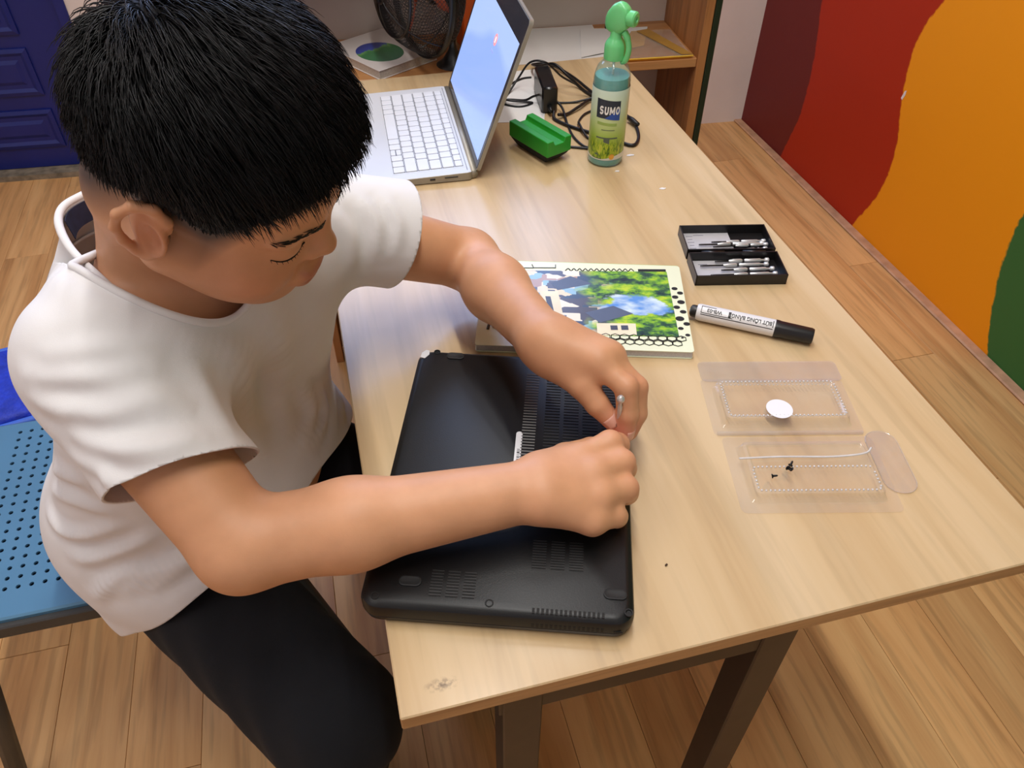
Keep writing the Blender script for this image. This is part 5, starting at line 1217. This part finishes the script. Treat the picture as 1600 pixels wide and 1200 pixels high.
# folds
Nn = vnormals(V, F); disp = np.zeros(len(V))
def fold(pts, amp, wid, sharp=1.0):
    global disp
    P = np.array([tuple(p) for p in spline([tuple(q) for q in pts], 6)]); m = len(P)
    tt = np.linspace(0, 1, m); env = np.sin(np.pi*np.clip(tt, .02, .98))**.5
    d2 = ((V[:, None]-P[None])**2).sum(2); j = d2.argmin(1); d = np.sqrt(d2[np.arange(len(V)), j])
    disp += amp*env[j]*(np.exp(-(d/wid)**2)-.45*np.exp(-((d-1.7*wid)/wid)**2))
rd = (REL-RSH)/np.linalg.norm(REL-RSH); ld = (LEL-LSH)/np.linalg.norm(LEL-LSH)
for q_, am_, wd_ in (
    ([(-.227,.233,.921),(-.208,.222,.92),(-.185,.216,.922),(-.161,.212,.925),(-.136,.221,.915)], .0042, .008),
    ([(-.225,.227,.907),(-.208,.212,.903),(-.186,.195,.905),(-.165,.193,.901),(-.139,.197,.9)], .005, .009),
    ([(-.208,.229,.934),(-.184,.224,.938),(-.16,.228,.934),(-.133,.233,.922)], .0032, .009),
    ([(-.202,.196,.89),(-.184,.186,.883),(-.16,.174,.883),(-.135,.168,.885),(-.108,.18,.877)], .005, .009),
    ([(-.205,.195,.865),(-.187,.17,.869),(-.173,.163,.86),(-.150,.155,.855)], .0042, .008),
    ([(-.187,.167,.850),(-.165,.152,.845),(-.135,.150,.842),(-.108,.165,.842)], .0036, .007),
    ([(-.186,.209,.916),(-.152,.203,.911),(-.125,.203,.896),(-.11,.204,.881)], .0028, .01),
    ([(-.331,.345,.641),(-.31,.313,.642),(-.276,.288,.659),(-.234,.267,.689)], .006, .009),
    ([(-.325,.340,.700),(-.277,.306,.736),(-.248,.274,.752)], .005, .009),
    ([(-.320,.340,.675),(-.293,.315,.696),(-.263,.285,.712),(-.239,.269,.71)], .0045, .009),
    ([(-.31,.3,.613),(-.277,.281,.628),(-.236,.268,.655),(-.21,.263,.671)], .006, .010),
    ([(-.304,.283,.559),(-.268,.268,.605),(-.233,.261,.626)], .0052, .010),
    ([(-.272,.264,.582),(-.226,.256,.616),(-.183,.258,.635),(-.16,.262,.638)], .0052, .009),
    ([(-.239,.252,.593),(-.201,.253,.616),(-.166,.259,.63)], .004, .008),
    ([(-.108,.24,.902),(-.102,.216,.875),(-.095,.19,.858)], .0042, .012),
    ([(-.087,.26,.88),(-.095,.312,.769),(-.098,.307,.7)], .005, .015),
    ([(-.049,.299,.883),(-.06,.339,.788),(-.068,.344,.711)], .0045, .015),
    ([(-.161,.26,.954),(-.13,.251,.934),(-.096,.255,.904),(-.068,.281,.869)], .0026, .012),
    ([(-.047,.359,.749),(-.043,.37,.699),(-.062,.336,.678)], .005, .010),
    ([(-.032,.385,.711),(-.032,.383,.677),(-.051,.342,.669)], .005, .009),
    ([(-.01,.46,.66),(-.02,.43,.63),(-.05,.38,.62)], .005, .009),
    ([(.042,.424,.917),(.055,.409,.896),(.051,.397,.867)], .0036, .009),
    ([(.016,.398,.922),(.026,.39,.898),(.024,.382,.866)], .0034, .009),
    ([(.067,.43,.91),(.076,.413,.89),(.067,.399,.863)], .003, .007),
    ([(-.224,.34,.939),(-.184,.277,.958),(-.162,.247,.947)], .0026, .012)):
    fold([A_(*t_) for t_ in q_], am_, wd_)
V = V+Nn*disp[:, None]; V = relax(V, F, 1, .5)
# openings: neckline, cuffs and hem
q = V-NK; ell = np.sqrt(((q@e1)/.096)**2+((q@SL)/.080)**2); gneck = np.minimum(q@nn+.045, (1-ell)*.085)
def gcuff(c, d): 
    q = V-c; a = q@d; r = np.linalg.norm(q-np.outer(a, d), axis=1); return np.where(r < .105, a, -.05)
PA, PC, PD = A_(-.314, .294, .455), A_(-.068, .368, .600), A_(-.009, .505, .570); hn = np.cross(PC-PA, PD-PA); hn /= np.linalg.norm(hn); hn *= -np.sign((HC+A_(0, 0, .3)-PA)@hn)
ghem = (V-PA)@hn+.004*np.sin((V@SL)*38)
grip = np.maximum(np.maximum(gneck, ghem), np.maximum(gcuff(RCF, (rd-.34*A_(.8, .6, 0))/np.linalg.norm(rd-.34*A_(.8, .6, 0))), gcuff(LCF, ld)))
V, F = clip(V, F, grip)
M_shirt = mat('white_cotton', (228, 226, 226), .85, var=.015, scale=30, bump=.10, bscale=1400)
M_shirt.node_tree.nodes['Principled BSDF'].inputs['Sheen Weight'].default_value = .15
shirt = np_obj('t_shirt', V, F, M_shirt, boy); md = shirt.modifiers.new('s', 'SOLIDIFY'); md.thickness = .0022; md.offset = -1
def loop_from(V, F, sel):
    E = np.sort(np.concatenate([F[:, [0, 1]], F[:, [1, 2]], F[:, [2, 0]]]), axis=1); k = E[:, 0]*(len(V)+1)+E[:, 1]; uk, c = np.unique(k, return_counts=True); be = uk[c == 1]; a, b_ = be//(len(V)+1), be % (len(V)+1)
    adj = {}
    for i, j in zip(a, b_):
        if sel[i] and sel[j]: adj.setdefault(i, []).append(j); adj.setdefault(j, []).append(i)
    best = []; seen = set()
    for s0 in adj:
        if s0 in seen: continue
        L = [s0]; seen.add(s0)
        while True:
            nx = [j for j in adj[L[-1]] if j not in seen]
            if not nx: break
            L.append(nx[0]); seen.add(nx[0])
        if len(L) > len(best): best = L
    return V[best]
def band(sel, r, name, smooth_n=6):
    L = loop_from(V, F, sel)
    if len(L) < 8: return None
    for _ in range(smooth_n): L = (np.roll(L, 1, 0)+2*L+np.roll(L, -1, 0))/4
    return MB().tube([tuple(p) for p in L[::2]], r, 6, closed=True).build(name, M_shirt, shirt, smooth=True)
bn = band(np.abs(np.sqrt((((V-NK)@e1)/.096)**2+(((V-NK)@SL)/.080)**2)-1) < .06, .0034, 'collar_rib')
# the back of the collar stands away from the neck
RIM = spline([(-.160, .288, .944), (-.173, .307, .9475), (-.187, .328, .9505), (-.198, .348, .955), (-.2055, .372, .960), (-.204, .389, .963), (-.194, .404, .963), (-.174, .424, .960), (-.140, .447, .950), (-.095, .458, .938)], 4)
RIM = [A_(*p) for p in RIM]; ctr = A_(-.130, .370, .95); rows = []
for du, dz in ((-.0015, 0), (.002, -.008), (.008, -.022), (.020, -.042), (.034, -.062)):
    rows.append([p+(lambda o: o/np.linalg.norm(o))((p-ctr)*A_(1, 1, 0))*du+A_(0, 0, dz) for p in RIM])
nr = len(RIM); cbm = MB().add([tuple(p) for r_ in rows for p in r_], [(j*nr+i, j*nr+i+1, (j+1)*nr+i+1, (j+1)*nr+i) for j in range(len(rows)-1) for i in range(nr-1)])
o = cbm.build('collar_back', M_shirt, shirt, smooth=True); o.modifiers.new('s', 'SOLIDIFY').thickness = .0018
MB().tube([tuple(p) for p in RIM], .0034, 8).build('collar_rib', M_shirt, shirt, smooth=True)
# woven label inside the back of the collar
M_lbl = mat('navy_label', (34, 40, 66), .6, var=.25, scale=120)
lb = MB(); Vv = []; Ff = []
LP = RIM[17:31]; nl_ = len(LP)
for p in LP:
    inw = (ctr-p)*A_(1, 1, 0); inw /= np.linalg.norm(inw)
    for dz in (-.003, -.011, -.021): Vv.append(p+inw*(.0035-dz*.10)+A_(0, 0, dz))
for i in range(nl_-1):
    for j in range(2): Ff.append((i*3+j, i*3+j+1, i*3+j+4, i*3+j+3))
o = lb.add(Vv, Ff).build('neck_label', M_lbl, shirt); o.modifiers.new('s', 'SOLIDIFY').thickness = .0008
o['label'] = 'navy woven label inside the collar'
# ------------------------------------------------------------------ trousers and shoes
RHP, LHP = HC-SL*.082, HC+SL*.082
RKN, LKN = A_(-.075, .128, .470), A_(.125, .340, .490)
RAN, LAN = A_(-.105, .205, .095), A_(.095, .430, .095)
Q = SDF()
Q.el(HC-TD*.01+A_(0, 0, .01), (.125, .165, .100), np.stack([TD, SL, A_(0, 0, 1)], 1), .04)
for hp, kn, an in ((RHP, RKN, RAN), (LHP, LKN, LAN)):
    Q.rc(hp+A_(0, 0, -.006), kn, .080, .070, .04); Q.rc(kn, an, .066, .050, .02)
V, F = Q.mesh(.005); V = relax(V, F, 3, .5); Nn = vnormals(V, F)
nzv = np.sin(V[:, 0]*70+V[:, 2]*40)*np.sin(V[:, 1]*60-V[:, 2]*55)*.0022; V = V+Nn*nzv[:, None]
ins = (V[:, 0] > -.535) & (V[:, 0] < -.115) & (V[:, 1] > .36) & (V[:, 1] < .73); V[:, 2] = np.where(ins & (V[:, 2] < .4435) & (V[:, 2] > .36), .4435, V[:, 2])
M_trs = mat('dark_navy_cotton', (6, 8, 15), .95, var=.15, scale=60, bump=.2, bscale=900)
tr_ = np_obj('trousers', V, F, M_trs, boy)
for an, d in ((RAN, A_(.55, -.83, 0)), (LAN, A_(.6, -.8, 0))):
    d = d/np.linalg.norm(d); Z = SDF(); Z.rc(A_(an[0], an[1], .045)-d*.02, A_(an[0], an[1], .034)+d*.13, .038, .030, .02); Z.rc(A_(an[0], an[1], .045), an, .036, .040, .02)
    v_, f_ = Z.mesh(.004); v_[:, 2] = np.maximum(v_[:, 2], .001); np_obj('shoe', v_, f_, mat('dark_shoe', (40, 42, 48), .6), boy)
# ------------------------------------------------------------------ the small screwdriver between his fingers
sdp, sdt = Vector((.2400, .1980, .8120)), Vector((.2440, .2010, .7480)); dv = (sdt-sdp); SM = dv.to_track_quat('Z', 'Y').to_matrix()
t = tag(empty('screwdriver_in_hand', sdp), 'tiny steel screwdriver held upright between the boy\'s fingertips', 'screwdriver')
MB().lathe([(0, -.0045), (.0022, -.0040), (.0036, -.0018), (.0038, .0004), (.0030, .0022), (.0018, .003), (0, .003)], (0, 0, 0), SM, 16).build('swivel_cap', M_sil, t, smooth=True)
MB().lathe([(.0016, .0025), (.0016, .008), (.0022, .009), (.0022, .026), (.0012, .029)], (0, 0, 0), SM, 12).build('handle', M_sil, t, angle=35)
MB().lathe([(.0010, .028), (.0010, dv.length-.003), (.0007, dv.length)], (0, 0, 0), SM, 8).build('shaft', M_shaft, t, smooth=True)
